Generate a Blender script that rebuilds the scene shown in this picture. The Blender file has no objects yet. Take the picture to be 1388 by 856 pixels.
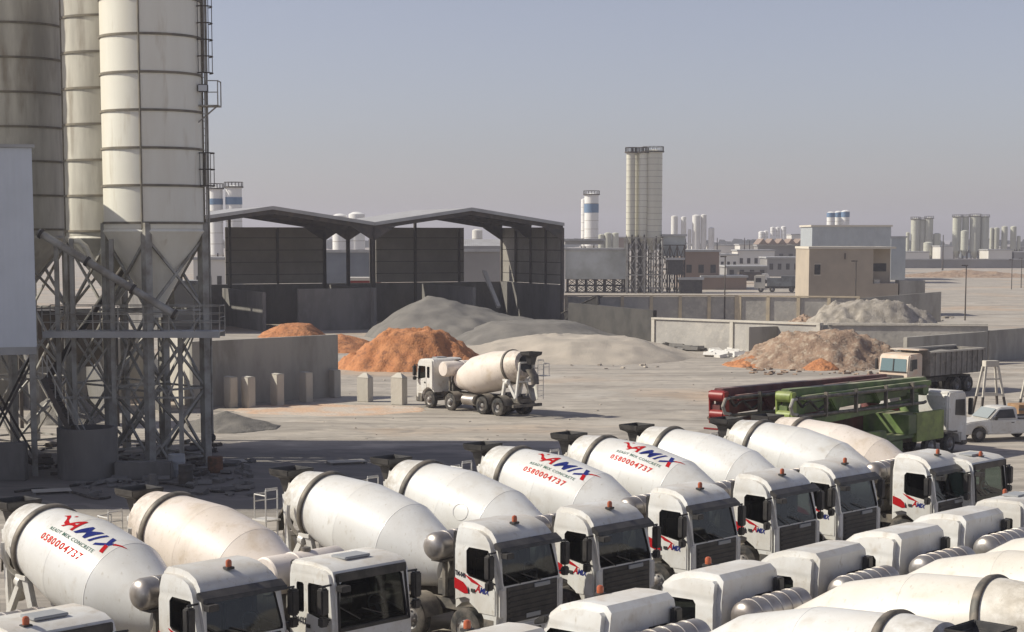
import bpy, bmesh, math, random
from mathutils import Vector, Matrix, noise
R = math.radians
random.seed(7)
sc = bpy.context.scene
C = sc.collection
W0 = bpy.data.worlds.new("World"); sc.world = W0; W0.use_nodes = True

# ------------------------------------------------------------------ camera
F_PX, PPX, PPY, HOR, CAMH = 2400.0, 694.0, 560.0, 322.0, 10.2
PITCH = math.atan((PPY - HOR) / F_PX)
cd = bpy.data.cameras.new("camera"); cam = bpy.data.objects.new("camera", cd); C.objects.link(cam)
cam.location = (0, 0, CAMH); cam.rotation_euler = (math.pi/2 - PITCH, 0, 0)
cd.sensor_width = 36; cd.sensor_fit = 'HORIZONTAL'; cd.lens = 36 * F_PX / 1388
cd.shift_y = (PPY - 428) / 1388; cd.clip_start = 0.5; cd.clip_end = 9000
sc.camera = cam
_F = Vector((0, math.cos(PITCH), -math.sin(PITCH))); _U = Vector((0, math.sin(PITCH), math.cos(PITCH)))
def ray(px, py):
    return Vector(((px - PPX) / F_PX, 0, 0)) + _U * ((PPY - py) / F_PX) + _F
def G(px, py, z=0.0):
    d = ray(px, py); k = (z - CAMH) / d.z
    return Vector((d.x * k, d.y * k, z))
def A(px, py, Y):
    d = ray(px, py); k = Y / d.y
    return Vector((d.x * k, Y, CAMH + d.z * k))

# ------------------------------------------------------------------ materials
def _n(nt, t, **kw):
    n = nt.nodes.new(t)
    for k, v in kw.items():
        if k in n.inputs: n.inputs[k].default_value = v
        else: setattr(n, k, v)
    return n
def c4(c): return (c[0], c[1], c[2], 1.0)
MATS = {}
def mat(name, c1, c2=None, scale=2.0, rough=.6, metal=0.0, bump=0.0, bscale=None, stretch=(1, 1, 1), lo=.4, hi=.62,
        c3=None, s3=None, lo3=.5, hi3=.6, dust=None, dustamt=.3, vary=0.0, spec=.5, coat=0.0, splash=None, sstr=(1, 1, 1), mouth=None, detail=6.0, world=False):
    m = bpy.data.materials.new(name); m.use_nodes = True; nt = m.node_tree; L = nt.links
    b = nt.nodes["Principled BSDF"]
    b.inputs["Roughness"].default_value = rough; b.inputs["Metallic"].default_value = metal
    b.inputs["Specular IOR Level"].default_value = spec
    b.inputs["Coat Weight"].default_value = coat; b.inputs["Coat Roughness"].default_value = .15
    b.inputs["Base Color"].default_value = c4(c1)
    tc = _n(nt, "ShaderNodeTexCoord")
    mp = _n(nt, "ShaderNodeMapping"); mp.inputs["Scale"].default_value = stretch
    if world:
        ge = _n(nt, "ShaderNodeNewGeometry"); L.new(ge.outputs["Position"], mp.inputs["Vector"])
    else:
        oi = _n(nt, "ShaderNodeObjectInfo"); ad = _n(nt, "ShaderNodeVectorMath", operation='ADD')
        mu = _n(nt, "ShaderNodeMath", operation='MULTIPLY'); mu.inputs[1].default_value = 37.0
        L.new(oi.outputs["Random"], mu.inputs[0]); L.new(tc.outputs["Object"], ad.inputs[0]); L.new(mu.outputs[0], ad.inputs[1])
        L.new(ad.outputs[0], mp.inputs["Vector"])
    col = None
    def ramp(sc_, lo_, hi_, det=detail, rg=.6):
        nz = _n(nt, "ShaderNodeTexNoise"); nz.inputs["Scale"].default_value = sc_; nz.inputs["Detail"].default_value = det
        nz.inputs["Roughness"].default_value = rg
        L.new(mp.outputs[0], nz.inputs["Vector"])
        mr = _n(nt, "ShaderNodeMapRange"); mr.inputs["From Min"].default_value = lo_; mr.inputs["From Max"].default_value = hi_
        L.new(nz.outputs["Fac"], mr.inputs["Value"])
        return mr.outputs["Result"]
    def mix(fac, a, bb):
        mx = _n(nt, "ShaderNodeMix", data_type='RGBA')
        L.new(fac, mx.inputs["Factor"])
        for s, v in ((6, a), (7, bb)):
            if isinstance(v, (tuple, list)): mx.inputs[s].default_value = c4(v)
            else: L.new(v, mx.inputs[s])
        return mx.outputs[2]
    col = c1
    if c2 is not None: col = mix(ramp(scale, lo, hi), col, c2)
    if c3 is not None: col = mix(ramp(s3 or scale * 3.7, lo3, hi3), col, c3)
    if dust is not None:
        ge2 = _n(nt, "ShaderNodeNewGeometry"); sx = _n(nt, "ShaderNodeSeparateXYZ"); L.new(ge2.outputs["Normal"], sx.inputs[0])
        mr = _n(nt, "ShaderNodeMapRange"); mr.inputs["From Min"].default_value = .3; mr.inputs["From Max"].default_value = 1.0
        mr.inputs["To Min"].default_value = .25
        L.new(sx.outputs["Z"], mr.inputs["Value"])
        m1 = _n(nt, "ShaderNodeMath", operation='MULTIPLY'); L.new(mr.outputs[0], m1.inputs[0]); L.new(ramp(scale * 1.3, .3, .7), m1.inputs[1])
        m2 = _n(nt, "ShaderNodeMath", operation='MULTIPLY'); L.new(m1.outputs[0], m2.inputs[0]); m2.inputs[1].default_value = dustamt
        col = mix(m2.outputs[0], col, dust)
    if splash is not None:
        mp_ = _n(nt, "ShaderNodeMapping"); mp_.inputs["Scale"].default_value = sstr; L.new(mp.outputs[0], mp_.inputs["Vector"])
        for s_, lo_, hi_, am_ in ((7.5, .60, .66, .75), (1.1, .56, .74, .45)):
            nz = _n(nt, "ShaderNodeTexNoise"); nz.inputs["Scale"].default_value = s_; nz.inputs["Detail"].default_value = 9; nz.inputs["Roughness"].default_value = .65
            L.new(mp_.outputs[0], nz.inputs["Vector"]); mr = _n(nt, "ShaderNodeMapRange"); mr.inputs["From Min"].default_value = lo_; mr.inputs["From Max"].default_value = hi_; mr.inputs["To Max"].default_value = am_
            L.new(nz.outputs["Fac"], mr.inputs["Value"]); col = mix(mr.outputs["Result"], col, splash)
    if mouth is not None:      # caked cement, heaviest round the rear mouth of the drum
        sx_ = _n(nt, "ShaderNodeSeparateXYZ"); L.new(tc.outputs["Object"], sx_.inputs[0])
        mr = _n(nt, "ShaderNodeMapRange"); mr.inputs["From Min"].default_value = -7.0; mr.inputs["From Max"].default_value = -8.7; L.new(sx_.outputs["X"], mr.inputs["Value"])
        ml = _n(nt, "ShaderNodeMath", operation='MULTIPLY'); L.new(mr.outputs[0], ml.inputs[0]); L.new(ramp(4.5, .36, .60, 10, .7), ml.inputs[1]); col = mix(ml.outputs[0], col, mouth)
    if vary:
        oi2 = _n(nt, "ShaderNodeObjectInfo"); mr = _n(nt, "ShaderNodeMapRange")
        mr.inputs["To Min"].default_value = 1 - vary; mr.inputs["To Max"].default_value = 1 + vary * .4
        L.new(oi2.outputs["Random"], mr.inputs["Value"])
        hs = _n(nt, "ShaderNodeHueSaturation"); L.new(mr.outputs[0], hs.inputs["Value"])
        if isinstance(col, (tuple, list)): hs.inputs["Color"].default_value = c4(col)
        else: L.new(col, hs.inputs["Color"])
        col = hs.outputs[0]
    if not isinstance(col, (tuple, list)): L.new(col, b.inputs["Base Color"])
    if bump:
        nz = _n(nt, "ShaderNodeTexNoise"); nz.inputs["Scale"].default_value = bscale or scale * 4; nz.inputs["Detail"].default_value = 8
        L.new(mp.outputs[0], nz.inputs["Vector"])
        bp = _n(nt, "ShaderNodeBump"); bp.inputs["Strength"].default_value = bump; bp.inputs["Distance"].default_value = .1
        L.new(nz.outputs["Fac"], bp.inputs["Height"]); L.new(bp.outputs[0], b.inputs["Normal"])
    MATS[name] = m
    return m
def ribbed(name, c1, c2, period=.3, axis='X', depth=.5, rough=.5, metal=0.0, dirt=None, dscale=.6):
    """corrugated sheet: bump from a wave across the sheet"""
    m = mat(name, c1, c2, scale=dscale, rough=rough, metal=metal, lo=.35, hi=.7)
    nt = m.node_tree; L = nt.links; b = nt.nodes["Principled BSDF"]
    tc = _n(nt, "ShaderNodeTexCoord")
    wv = _n(nt, "ShaderNodeTexWave"); wv.bands_direction = axis; wv.inputs["Scale"].default_value = 1 / period / 3.18
    L.new(tc.outputs["Object"], wv.inputs["Vector"])
    bp = _n(nt, "ShaderNodeBump"); bp.inputs["Strength"].default_value = depth; bp.inputs["Distance"].default_value = .05
    L.new(wv.outputs["Fac"], bp.inputs["Height"]); L.new(bp.outputs[0], b.inputs["Normal"])
    return m
DUST = (.50, .43, .34)
WHITE = mat("white_paint", (.73, .73, .71), (.64, .62, .575), scale=1.1, rough=.45, dust=DUST, dustamt=.6, vary=.10, coat=.15, splash=(.50, .46, .39), sstr=(1, 1, .45), c3=(.48, .42, .34), s3=2.3, lo3=.56, hi3=.82)
DRUMW = mat("drum_white", (.75, .75, .735), (.69, .685, .66), scale=.8, rough=.42, dust=DUST, dustamt=.3, vary=.07, coat=.2, mouth=(.40, .36, .30), splash=(.53, .50, .44), sstr=(1.6, 1, .6), c3=(.52, .47, .40), s3=1.5, lo3=.56, hi3=.86)
DRUMB = mat("drum_beige", (.76, .685, .625), (.71, .625, .545), scale=.7, rough=.5, mouth=(.38, .32, .26), splash=(.50, .43, .35), sstr=(1.6, 1, .6), dust=DUST, dustamt=.25, c3=(.52, .41, .29), s3=1.4, lo3=.56, hi3=.82)
DRUMC = mat("drum_cream", (.70, .67, .61), (.65, .61, .54), scale=.7, rough=.45, mouth=(.38, .34, .28), splash=(.48, .44, .37), sstr=(1.6, 1, .6), dust=DUST, dustamt=.2, c3=(.50, .43, .33), s3=1.6, lo3=.56, hi3=.85)
BLACK = mat("black_plastic", (.018, .018, .02), (.05, .047, .045), scale=2.5, rough=.45, dust=DUST, dustamt=.12)
CHASS = mat("chassis_paint", (.05, .05, .05), (.17, .15, .125), scale=2.2, rough=.75, dust=DUST, dustamt=.5)
RUBBER = mat("rubber", (.03, .03, .03), (.12, .105, .09), scale=3, rough=.9)
RIM = mat("rim_steel", (.30, .30, .30), (.20, .17, .15), scale=4, rough=.55, metal=.3)
RINGM = mat("ring_steel", (.10, .095, .085), (.22, .19, .155), scale=3, rough=.6, metal=.4)
SILVER = mat("tank_alloy", (.46, .44, .42), (.34, .30, .27), scale=2, rough=.38, metal=.75, dust=DUST, dustamt=.4)
ORANGE = mat("beacon_orange", (.40, .10, .04), rough=.25)
RED = mat("decal_red", (.42, .012, .016), rough=.95, spec=.08); NAVY = mat("decal_navy", (.02, .03, .17), rough=.95, spec=.08)
GREENT = mat("decal_green", (.09, .17, .13), rough=.95, spec=.08); REDT = mat("decal_phone_red", (.60, .05, .04), rough=.95, spec=.08)
DARKT = mat("decal_dark", (.03, .03, .04), rough=.95, spec=.08)
SEATM = mat("seat_cloth", (.10, .09, .085), (.16, .14, .12), scale=4, rough=.9)
DASHM = mat("dash_plastic", (.06, .06, .06), rough=.7)
GREYP = mat("grey_plate", (.32, .33, .34), rough=.5)
LAMPG = mat("lamp_glass", (.55, .56, .58), rough=.1, spec=.8)
MIRG = mat("mirror_glass", (.4, .42, .45), rough=.05, metal=1.0)
def glass(name, tint, refl=1.5):
    m = bpy.data.materials.new(name); m.use_nodes = True; nt = m.node_tree; nt.nodes.clear(); L = nt.links
    o = _n(nt, "ShaderNodeOutputMaterial"); tr = _n(nt, "ShaderNodeBsdfTransparent"); tr.inputs[0].default_value = c4(tint)
    gl = _n(nt, "ShaderNodeBsdfGlossy"); gl.inputs["Roughness"].default_value = .04; gl.inputs[0].default_value = (.9, .9, .9, 1)
    lw = _n(nt, "ShaderNodeLayerWeight"); lw.inputs[0].default_value = .5; pw = _n(nt, "ShaderNodeMath", operation="POWER"); pw.inputs[1].default_value = 4.0; L.new(lw.outputs["Facing"], pw.inputs[0])
    fr = _n(nt, "ShaderNodeMapRange"); fr.inputs["To Min"].default_value = .045; fr.inputs["To Max"].default_value = .9; L.new(pw.outputs[0], fr.inputs["Value"])
    mx = _n(nt, "ShaderNodeMixShader"); L.new(fr.outputs[0], mx.inputs[0]); L.new(tr.outputs[0], mx.inputs[1]); L.new(gl.outputs[0], mx.inputs[2])
    L.new(mx.outputs[0], o.inputs[0]); return m
GLASS = glass("cab_glass", (.28, .31, .30)); GLASSD = glass("cab_glass_dark", (.21, .235, .23))
GLASSG = glass("cab_glass_green", (.42, .58, .52))
CONC = mat("concrete", (.34, .32, .285), (.25, .235, .21), scale=.35, rough=.9, c3=(.42, .40, .36), s3=1.3, lo3=.5, hi3=.75, bump=.3, bscale=6, stretch=(1, 1, .35))
CONCL = mat("concrete_pale", (.54, .505, .44), (.45, .42, .37), scale=.5, rough=.9, c3=(.52, .49, .43), s3=1.5, lo3=.5, hi3=.75, bump=.3, bscale=6, stretch=(1, 1, .5))
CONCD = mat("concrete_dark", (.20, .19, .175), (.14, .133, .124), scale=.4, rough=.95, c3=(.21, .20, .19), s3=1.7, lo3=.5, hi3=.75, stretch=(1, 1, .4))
STEEL = mat("galv_steel", (.40, .39, .36), (.24, .22, .19), scale=1.2, rough=.65, metal=.2)
STEELD = mat("dark_steel", (.06, .057, .054), (.11, .09, .075), scale=1.2, rough=.75, metal=.1)
SILOM = mat("silo_cream", (.82, .80, .71), (.74, .70, .60), scale=.5, rough=.5, stretch=(1, 1, .16), c3=(.60, .54, .43), s3=1.6, lo3=.6, hi3=.8)
SILOD = mat("silo_cement_dust", (.60, .575, .50), (.36, .34, .295), scale=.5, rough=.65, stretch=(1, 1, .18), c3=(.27, .23, .18), s3=1.4, lo3=.52, hi3=.75)
HOOP = mat("silo_hoop", (.16, .145, .12), (.24, .21, .16), scale=1.5, rough=.8)
ROOFM = ribbed("roof_sheet", (.46, .455, .45), (.36, .345, .33), period=.35, axis='X', depth=.35, rough=.5, metal=.2)
FASC = mat("fascia_sheet", (.42, .42, .415), (.34, .335, .33), scale=.6, rough=.5)
# shed walls: horizontal panel seams
PANEL = mat("wall_sheet", (.30, .28, .245), (.23, .215, .185), scale=.3, rough=.75, c3=(.21, .195, .17), s3=1.1, lo3=.5, hi3=.8)
def seams(m, period, dark=(.05, .046, .042), width=.06, axis=2):
    nt = m.node_tree; L = nt.links; b = nt.nodes["Principled BSDF"]
    tc = _n(nt, "ShaderNodeTexCoord"); sx = _n(nt, "ShaderNodeSeparateXYZ"); L.new(tc.outputs["Object"], sx.inputs[0])
    mu = _n(nt, "ShaderNodeMath", operation='DIVIDE'); mu.inputs[1].default_value = period; L.new(sx.outputs[axis], mu.inputs[0])
    fr = _n(nt, "ShaderNodeMath", operation='FRACT'); L.new(mu.outputs[0], fr.inputs[0])
    lt = _n(nt, "ShaderNodeMath", operation='LESS_THAN'); lt.inputs[1].default_value = width; L.new(fr.outputs[0], lt.inputs[0])
    mx = _n(nt, "ShaderNodeMix", data_type='RGBA'); L.new(lt.outputs[0], mx.inputs["Factor"])
    src = b.inputs["Base Color"].links[0].from_socket if b.inputs["Base Color"].links else None
    if src: L.new(src, mx.inputs[6])
    else: mx.inputs[6].default_value = b.inputs["Base Color"].default_value
    mx.inputs[7].default_value = c4(dark); L.new(mx.outputs[2], b.inputs["Base Color"])
seams(PANEL, 1.45)
CLAD = ribbed("cladding_white", (.66, .70, .76), (.60, .64, .69), period=.28, axis='X', depth=.14, rough=.4)

# ------------------------------------------------------------------ mesh builder
class MB:
    def __init__(s): s.v = []; s.f = []; s.m = []
    def add(s, vs, fs, mi=0):
        o = len(s.v); s.v += [tuple(v) for v in vs]
        for f in fs: s.f.append([i + o for i in f]); s.m.append(mi)
        return s
    def box(s, x0, y0, z0, x1, y1, z1, mi=0, M=None):
        vs = [Vector(p) for p in ((x0,y0,z0),(x1,y0,z0),(x1,y1,z0),(x0,y1,z0),(x0,y0,z1),(x1,y0,z1),(x1,y1,z1),(x0,y1,z1))]
        if M: vs = [M @ v for v in vs]
        return s.add(vs, [(0,3,2,1),(4,5,6,7),(0,1,5,4),(1,2,6,5),(2,3,7,6),(3,0,4,7)], mi)
    def bar(s, p, q, w, h=None, mi=0, up=(0, 0, 1)):
        p, q = Vector(p), Vector(q); h = h or w; d = (q - p).normalized(); u = Vector(up)
        if abs(d.dot(u)) > .98: u = Vector((1, 0, 0))
        a = d.cross(u).normalized() * w / 2; b = a.cross(d).normalized() * h / 2
        vs = [p - a - b, p + a - b, p + a + b, p - a + b, q - a - b, q + a - b, q + a + b, q - a + b]
        return s.add(vs, [(3,2,1,0),(4,5,6,7),(0,1,5,4),(1,2,6,5),(2,3,7,6),(3,0,4,7)], mi)
    def tube(s, p, q, r, n=8, r2=None, mi=0, caps=True):
        p, q = Vector(p), Vector(q); r2 = r if r2 is None else r2; d = (q - p).normalized()
        u = Vector((0, 0, 1)) if abs(d.z) < .9 else Vector((1, 0, 0)); a = d.cross(u).normalized(); b = d.cross(a)
        vs = []
        for c, rr in ((p, r), (q, r2)):
            for i in range(n):
                t = 2 * math.pi * i / n; vs.append(c + (a * math.cos(t) + b * math.sin(t)) * rr)
        fs = [(i, (i + 1) % n, n + (i + 1) % n, n + i) for i in range(n)]
        if caps: fs += [tuple(range(n - 1, -1, -1)), tuple(range(n, 2 * n))]
        return s.add(vs, fs, mi)
    def path(s, pts, r, n=6, mi=0):
        pts = [Vector(p) for p in pts]; k = len(pts); vs = []
        prev = None
        for i, p in enumerate(pts):
            d = (pts[min(i + 1, k - 1)] - pts[max(i - 1, 0)]).normalized()
            if prev is None:
                u = Vector((0, 0, 1)) if abs(d.z) < .9 else Vector((1, 0, 0)); a = d.cross(u).normalized()
            else: a = (prev - d * prev.dot(d)).normalized()
            prev = a; b = d.cross(a)
            for j in range(n):
                t = 2 * math.pi * j / n; vs.append(p + (a * math.cos(t) + b * math.sin(t)) * r)
        fs = [(i*n+j, i*n+(j+1)%n, (i+1)*n+(j+1)%n, (i+1)*n+j) for i in range(k-1) for j in range(n)]
        fs += [tuple(range(n-1, -1, -1)), tuple(range((k-1)*n, k*n))]
        return s.add(vs, fs, mi)
    def lathe(s, prof, o=(0,0,0), axis=(0,0,1), n=32, mis=None, mi=0):
        o = Vector(o); d = Vector(axis).normalized(); u = Vector((0, 0, 1)) if abs(d.z) < .9 else Vector((0, 1, 0))
        a = u.cross(d).normalized(); b = d.cross(a)
        for k in range(len(prof) - 1):
            (t0, r0), (t1, r1) = prof[k][:2], prof[k+1][:2]
            m_ = mis[k] if mis else mi
            ids = []
            vs = []
            for t, r in ((t0, r0), (t1, r1)):
                for i in range(n):
                    g = 2 * math.pi * i / n; vs.append(o + d * t + (a * math.cos(g) + b * math.sin(g)) * max(r, 1e-4))
            s.add(vs, [(i, (i+1) % n, n + (i+1) % n, n + i) for i in range(n)], m_)
        return s
    def prism(s, poly, y0, y1, mi=0, plane='XZ', M=None):
        k = len(poly)
        def P(a, b, y): 
            v = {'XZ': Vector((a, y, b)), 'YZ': Vector((y, a, b)), 'XY': Vector((a, b, y))}[plane]
            return M @ v if M else v
        vs = [P(a, b, y0) for a, b in poly] + [P(a, b, y1) for a, b in poly]
        fs = [tuple(range(k)), tuple(range(2*k-1, k-1, -1))] + [(i, k+i, k+(i+1) % k, (i+1) % k) for i in range(k)]
        return s.add(vs, fs, mi)
    def mesh(s, name, mats, bevel=0.0, segs=2, smooth=38, weld=True):
        me = bpy.data.meshes.new(name); me.from_pydata(s.v, [], s.f)
        for m in mats: me.materials.append(m)
        for p, i in zip(me.polygons, s.m): p.material_index = i
        bm = bmesh.new(); bm.from_mesh(me)
        if weld: bmesh.ops.remove_doubles(bm, verts=bm.verts, dist=1e-4)
        bmesh.ops.recalc_face_normals(bm, faces=bm.faces)
        if bevel:
            es = [e for e in bm.edges if len(e.link_faces) == 2 and e.calc_face_angle(0) > R(40)]
            bmesh.ops.bevel(bm, geom=es, offset=bevel, segments=segs, affect='EDGES', clamp_overlap=True)
        if smooth:
            for f in bm.faces: f.smooth = True
            for e in bm.edges:
                if len(e.link_faces) == 2: e.smooth = e.calc_face_angle(0) < R(smooth)
                else: e.smooth = False
        bm.to_mesh(me); bm.free(); me.update()
        return me
CACHE = {}
PARTS = []
def part(name, mb, mats, parent=None, key=None, bevel=0.0, segs=2, smooth=38, weld=True):
    """mb: an MB or a function that returns one; key shares the mesh between copies"""
    if key is not None and key in CACHE: me = CACHE[key]
    else:
        if callable(mb): mb = mb()
        if not isinstance(mats, (list, tuple)): mats = [mats]
        me = mb if isinstance(mb, bpy.types.Mesh) else mb.mesh(name, mats, bevel, segs, smooth, weld)
        if key is not None: CACHE[key] = me
    o = bpy.data.objects.new(name, me); C.objects.link(o)
    if parent: o.parent = parent
    PARTS.append(o)
    return o
def thing(name, label, cat, loc=(0, 0, 0), rz=0.0, group=None):
    o = bpy.data.objects.new(name, None); C.objects.link(o); o.empty_display_size = .3
    o.location = loc; o.rotation_euler = (0, 0, rz); o['label'] = label; o['category'] = cat
    if group: o['group'] = group
    o['kind'] = 'thing'
    return o
def tag(o, label, cat, group=None, kind=None):
    o['label'] = label; o['category'] = cat
    if group: o['group'] = group
    if kind: o['kind'] = kind
    return o
def struct(o): o['kind'] = 'structure'; return o
def copy_tree(o, parent=None):
    c = o.copy(); C.objects.link(c); c.parent = parent
    for ch in [x for x in bpy.data.objects if x.parent == o]: copy_tree(ch, c)
    return c
def boolean(base, cutters, name):
    """base, cutters: meshes -> new mesh"""
    ob = bpy.data.objects.new("tmp", base); C.objects.link(ob); tmp = [ob]
    for c in cutters:
        oc = bpy.data.objects.new("tmpc", c); C.objects.link(oc); tmp.append(oc)
        md = ob.modifiers.new("b", 'BOOLEAN'); md.operation = 'DIFFERENCE'; md.solver = 'EXACT'; md.object = oc; md.material_mode = 'TRANSFER'
    dg = bpy.context.evaluated_depsgraph_get(); dg.update()
    me = bpy.data.meshes.new_from_object(ob.evaluated_get(dg), preserve_all_data_layers=True, depsgraph=dg); me.name = name
    for t in tmp: bpy.data.objects.remove(t)
    return me
def text_mb(body, size, fn, mi=0, shear=0.0, spacing=1.0, bold=0.012, sx=1.0, align='LEFT', cut=0.0):
    """letters as flat shapes, their (u, v) mapped into place by fn"""
    cu = bpy.data.curves.new("t", 'FONT'); cu.body = body; cu.size = size; cu.shear = shear; cu.space_character = spacing
    cu.offset = bold; cu.resolution_u = 2; cu.align_x = align
    ob = bpy.data.objects.new("t", cu); C.objects.link(ob)
    dg = bpy.context.evaluated_depsgraph_get(); dg.update()
    me = bpy.data.meshes.new_from_object(ob.evaluated_get(dg), depsgraph=dg)
    bm = bmesh.new(); bm.from_mesh(me)
    if cut:
        vmin = min(v.co.y for v in bm.verts); vmax = max(v.co.y for v in bm.verts); q = vmin + cut
        while q < vmax:
            bmesh.ops.bisect_plane(bm, geom=bm.verts[:] + bm.edges[:] + bm.faces[:], plane_co=(0, q, 0), plane_no=(0, 1, 0)); q += cut
    bmesh.ops.triangulate(bm, faces=bm.faces)
    mb = MB(); mb.add([fn(v.co.x * sx, v.co.y) for v in bm.verts], [[v.index for v in f.verts] for f in bm.faces], mi)
    wid = max([v.co.x for v in bm.verts] or [0]) * sx
    bm.free(); bpy.data.objects.remove(ob)
    return mb, wid
# ------------------------------------------------------------------ mixer truck (x forward, y left, origin: ground below the cab front)
def cab_profile(kind):
    arch = [(-.66, .55), (-.70, .80), (-.85, 1.02), (-1.08, 1.16), (-1.35, 1.20), (-1.62, 1.14), (-1.86, .98)]
    if kind == 'new':
        top = [(0.0, .55), (.035, 1.0), (.02, 1.70), (-.20, 2.62), (-.30, 2.84), (-.52, 3.02), (-.85, 3.13), (-1.25, 3.17), (-1.70, 3.16), (-1.84, 3.04), (-1.86, 2.62)]
    else:
        top = [(0.0, .55), (.03, 1.0), (.02, 1.50), (-.10, 2.70), (-.18, 2.84), (-.40, 2.93), (-1.0, 2.98), (-1.68, 2.97), (-1.80, 2.90), (-1.84, 2.70)]
    return top + arch[::-1]
def xs_at(kind, z):
    pr = cab_profile(kind)[:6]
    for (x0, z0), (x1, z1) in zip(pr, pr[1:]):
        if z0 <= z <= z1: return x0 + (x1 - x0) * (z - z0) / (z1 - z0)
    return 0
def cab_mesh(kind, paint):
    outer = MB(); pr = cab_profile(kind); k = len(pr)
    def yw(z): return 1.18 - (max(0, z - 2.62) * .22 if kind == 'new' else max(0, z - 2.70) * .12)
    vs = [(x, -yw(z), z) for x, z in pr] + [(x, yw(z), z) for x, z in pr]
    zs_ = 2.62 if kind == 'new' else 2.70
    i0 = next(i for i, p in enumerate(pr) if abs(p[1] - zs_) < .01); i1 = next(i for i, p in enumerate(pr) if i > i0 + 2 and p[1] <= zs_ + .01)
    hi = list(range(i0, i1 + 1)); lo = [i for i in range(k) if i <= i0 or i >= i1]
    outer.add(vs, [tuple(hi), tuple(lo), tuple(k + i for i in hi[::-1]), tuple(k + i for i in lo[::-1])] + [(i, k+i, k+(i+1) % k, (i+1) % k) for i in range(k)])
    me = bpy.data.meshes.new("o"); me.from_pydata(outer.v, [], outer.f); me.materials.append(paint); me.materials.append(DASHM)
    bm = bmesh.new(); bm.from_mesh(me); bmesh.ops.recalc_face_normals(bm, faces=bm.faces)
    es = [e for e in bm.edges if len(e.link_faces) == 2 and abs(abs(e.verts[0].co.y) - yw(e.verts[0].co.z)) < .01 and abs(e.verts[0].co.y - e.verts[1].co.y) < .2]
    bmesh.ops.bevel(bm, geom=es, offset=.13, segments=4, affect='EDGES', clamp_overlap=True)
    bm.to_mesh(me); bm.free()
    zt = 2.5 if kind == 'new' else 2.55
    zb = 1.72 if kind == 'new' else 1.58
    cav = MB()
    cav.prism([(-.12, 1.25), (xs_at(kind, zb) - .09, zb - .02), (xs_at(kind, zt) - .10, zt + .06), (-.45, 2.78), (-1.1, 2.88), (-1.64, 2.86), (-1.68, 1.25)], -1.03, 1.03)
    cav = cav.mesh("c", [DASHM], smooth=0)
    ws = MB().prism([(-1.0, zb), (-1.02, zb + .08), (-.93, zt), (-.88, zt + .05), (.88, zt + .05), (.93, zt), (1.02, zb + .08), (1.0, zb)], -.6, .5, plane='YZ').mesh("w", [BLACK], smooth=0)
    sw = MB()
    if kind == 'new':
        sw.prism([(-.22, 1.74), (-.36, 2.50), (-.44, 2.58), (-1.20, 2.595), (-1.28, 2.51), (-1.28, 1.95), (-1.18, 1.87)], -2, 2)
    else:
        sw.prism([(-.20, 1.66), (-.28, 2.45), (-.34, 2.52), (-1.0, 2.52), (-1.04, 2.46), (-1.04, 1.86), (-.98, 1.8)], -2, 2)
        sw.prism([(-1.20, 1.86), (-1.20, 2.46), (-1.25, 2.5), (-1.46, 2.5), (-1.5, 2.46), (-1.5, 1.86), (-1.45, 1.82), (-1.25, 1.82)], -2, 2)
    sw = sw.mesh("s", [BLACK], smooth=0)
    out = boolean(me, [cav, ws, sw], "cab")
    bm = bmesh.new(); bm.from_mesh(out)
    for f in bm.faces: f.smooth = True
    for e in bm.edges: e.smooth = len(e.link_faces) == 2 and e.calc_face_angle(0) < R(32)
    bm.to_mesh(out); bm.free()
    return out
def add_cab(t, kind, paint, number=None, decal=True, glassm=None, beacon=True, pk=''):
    k0 = len(PARTS)
    _add_cab(t, kind, paint, number, decal, glassm, beacon, pk)
    for o in PARTS[k0:]:
        if o.parent == t:
            o.scale.x = .86; o.location.x *= .86
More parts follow.
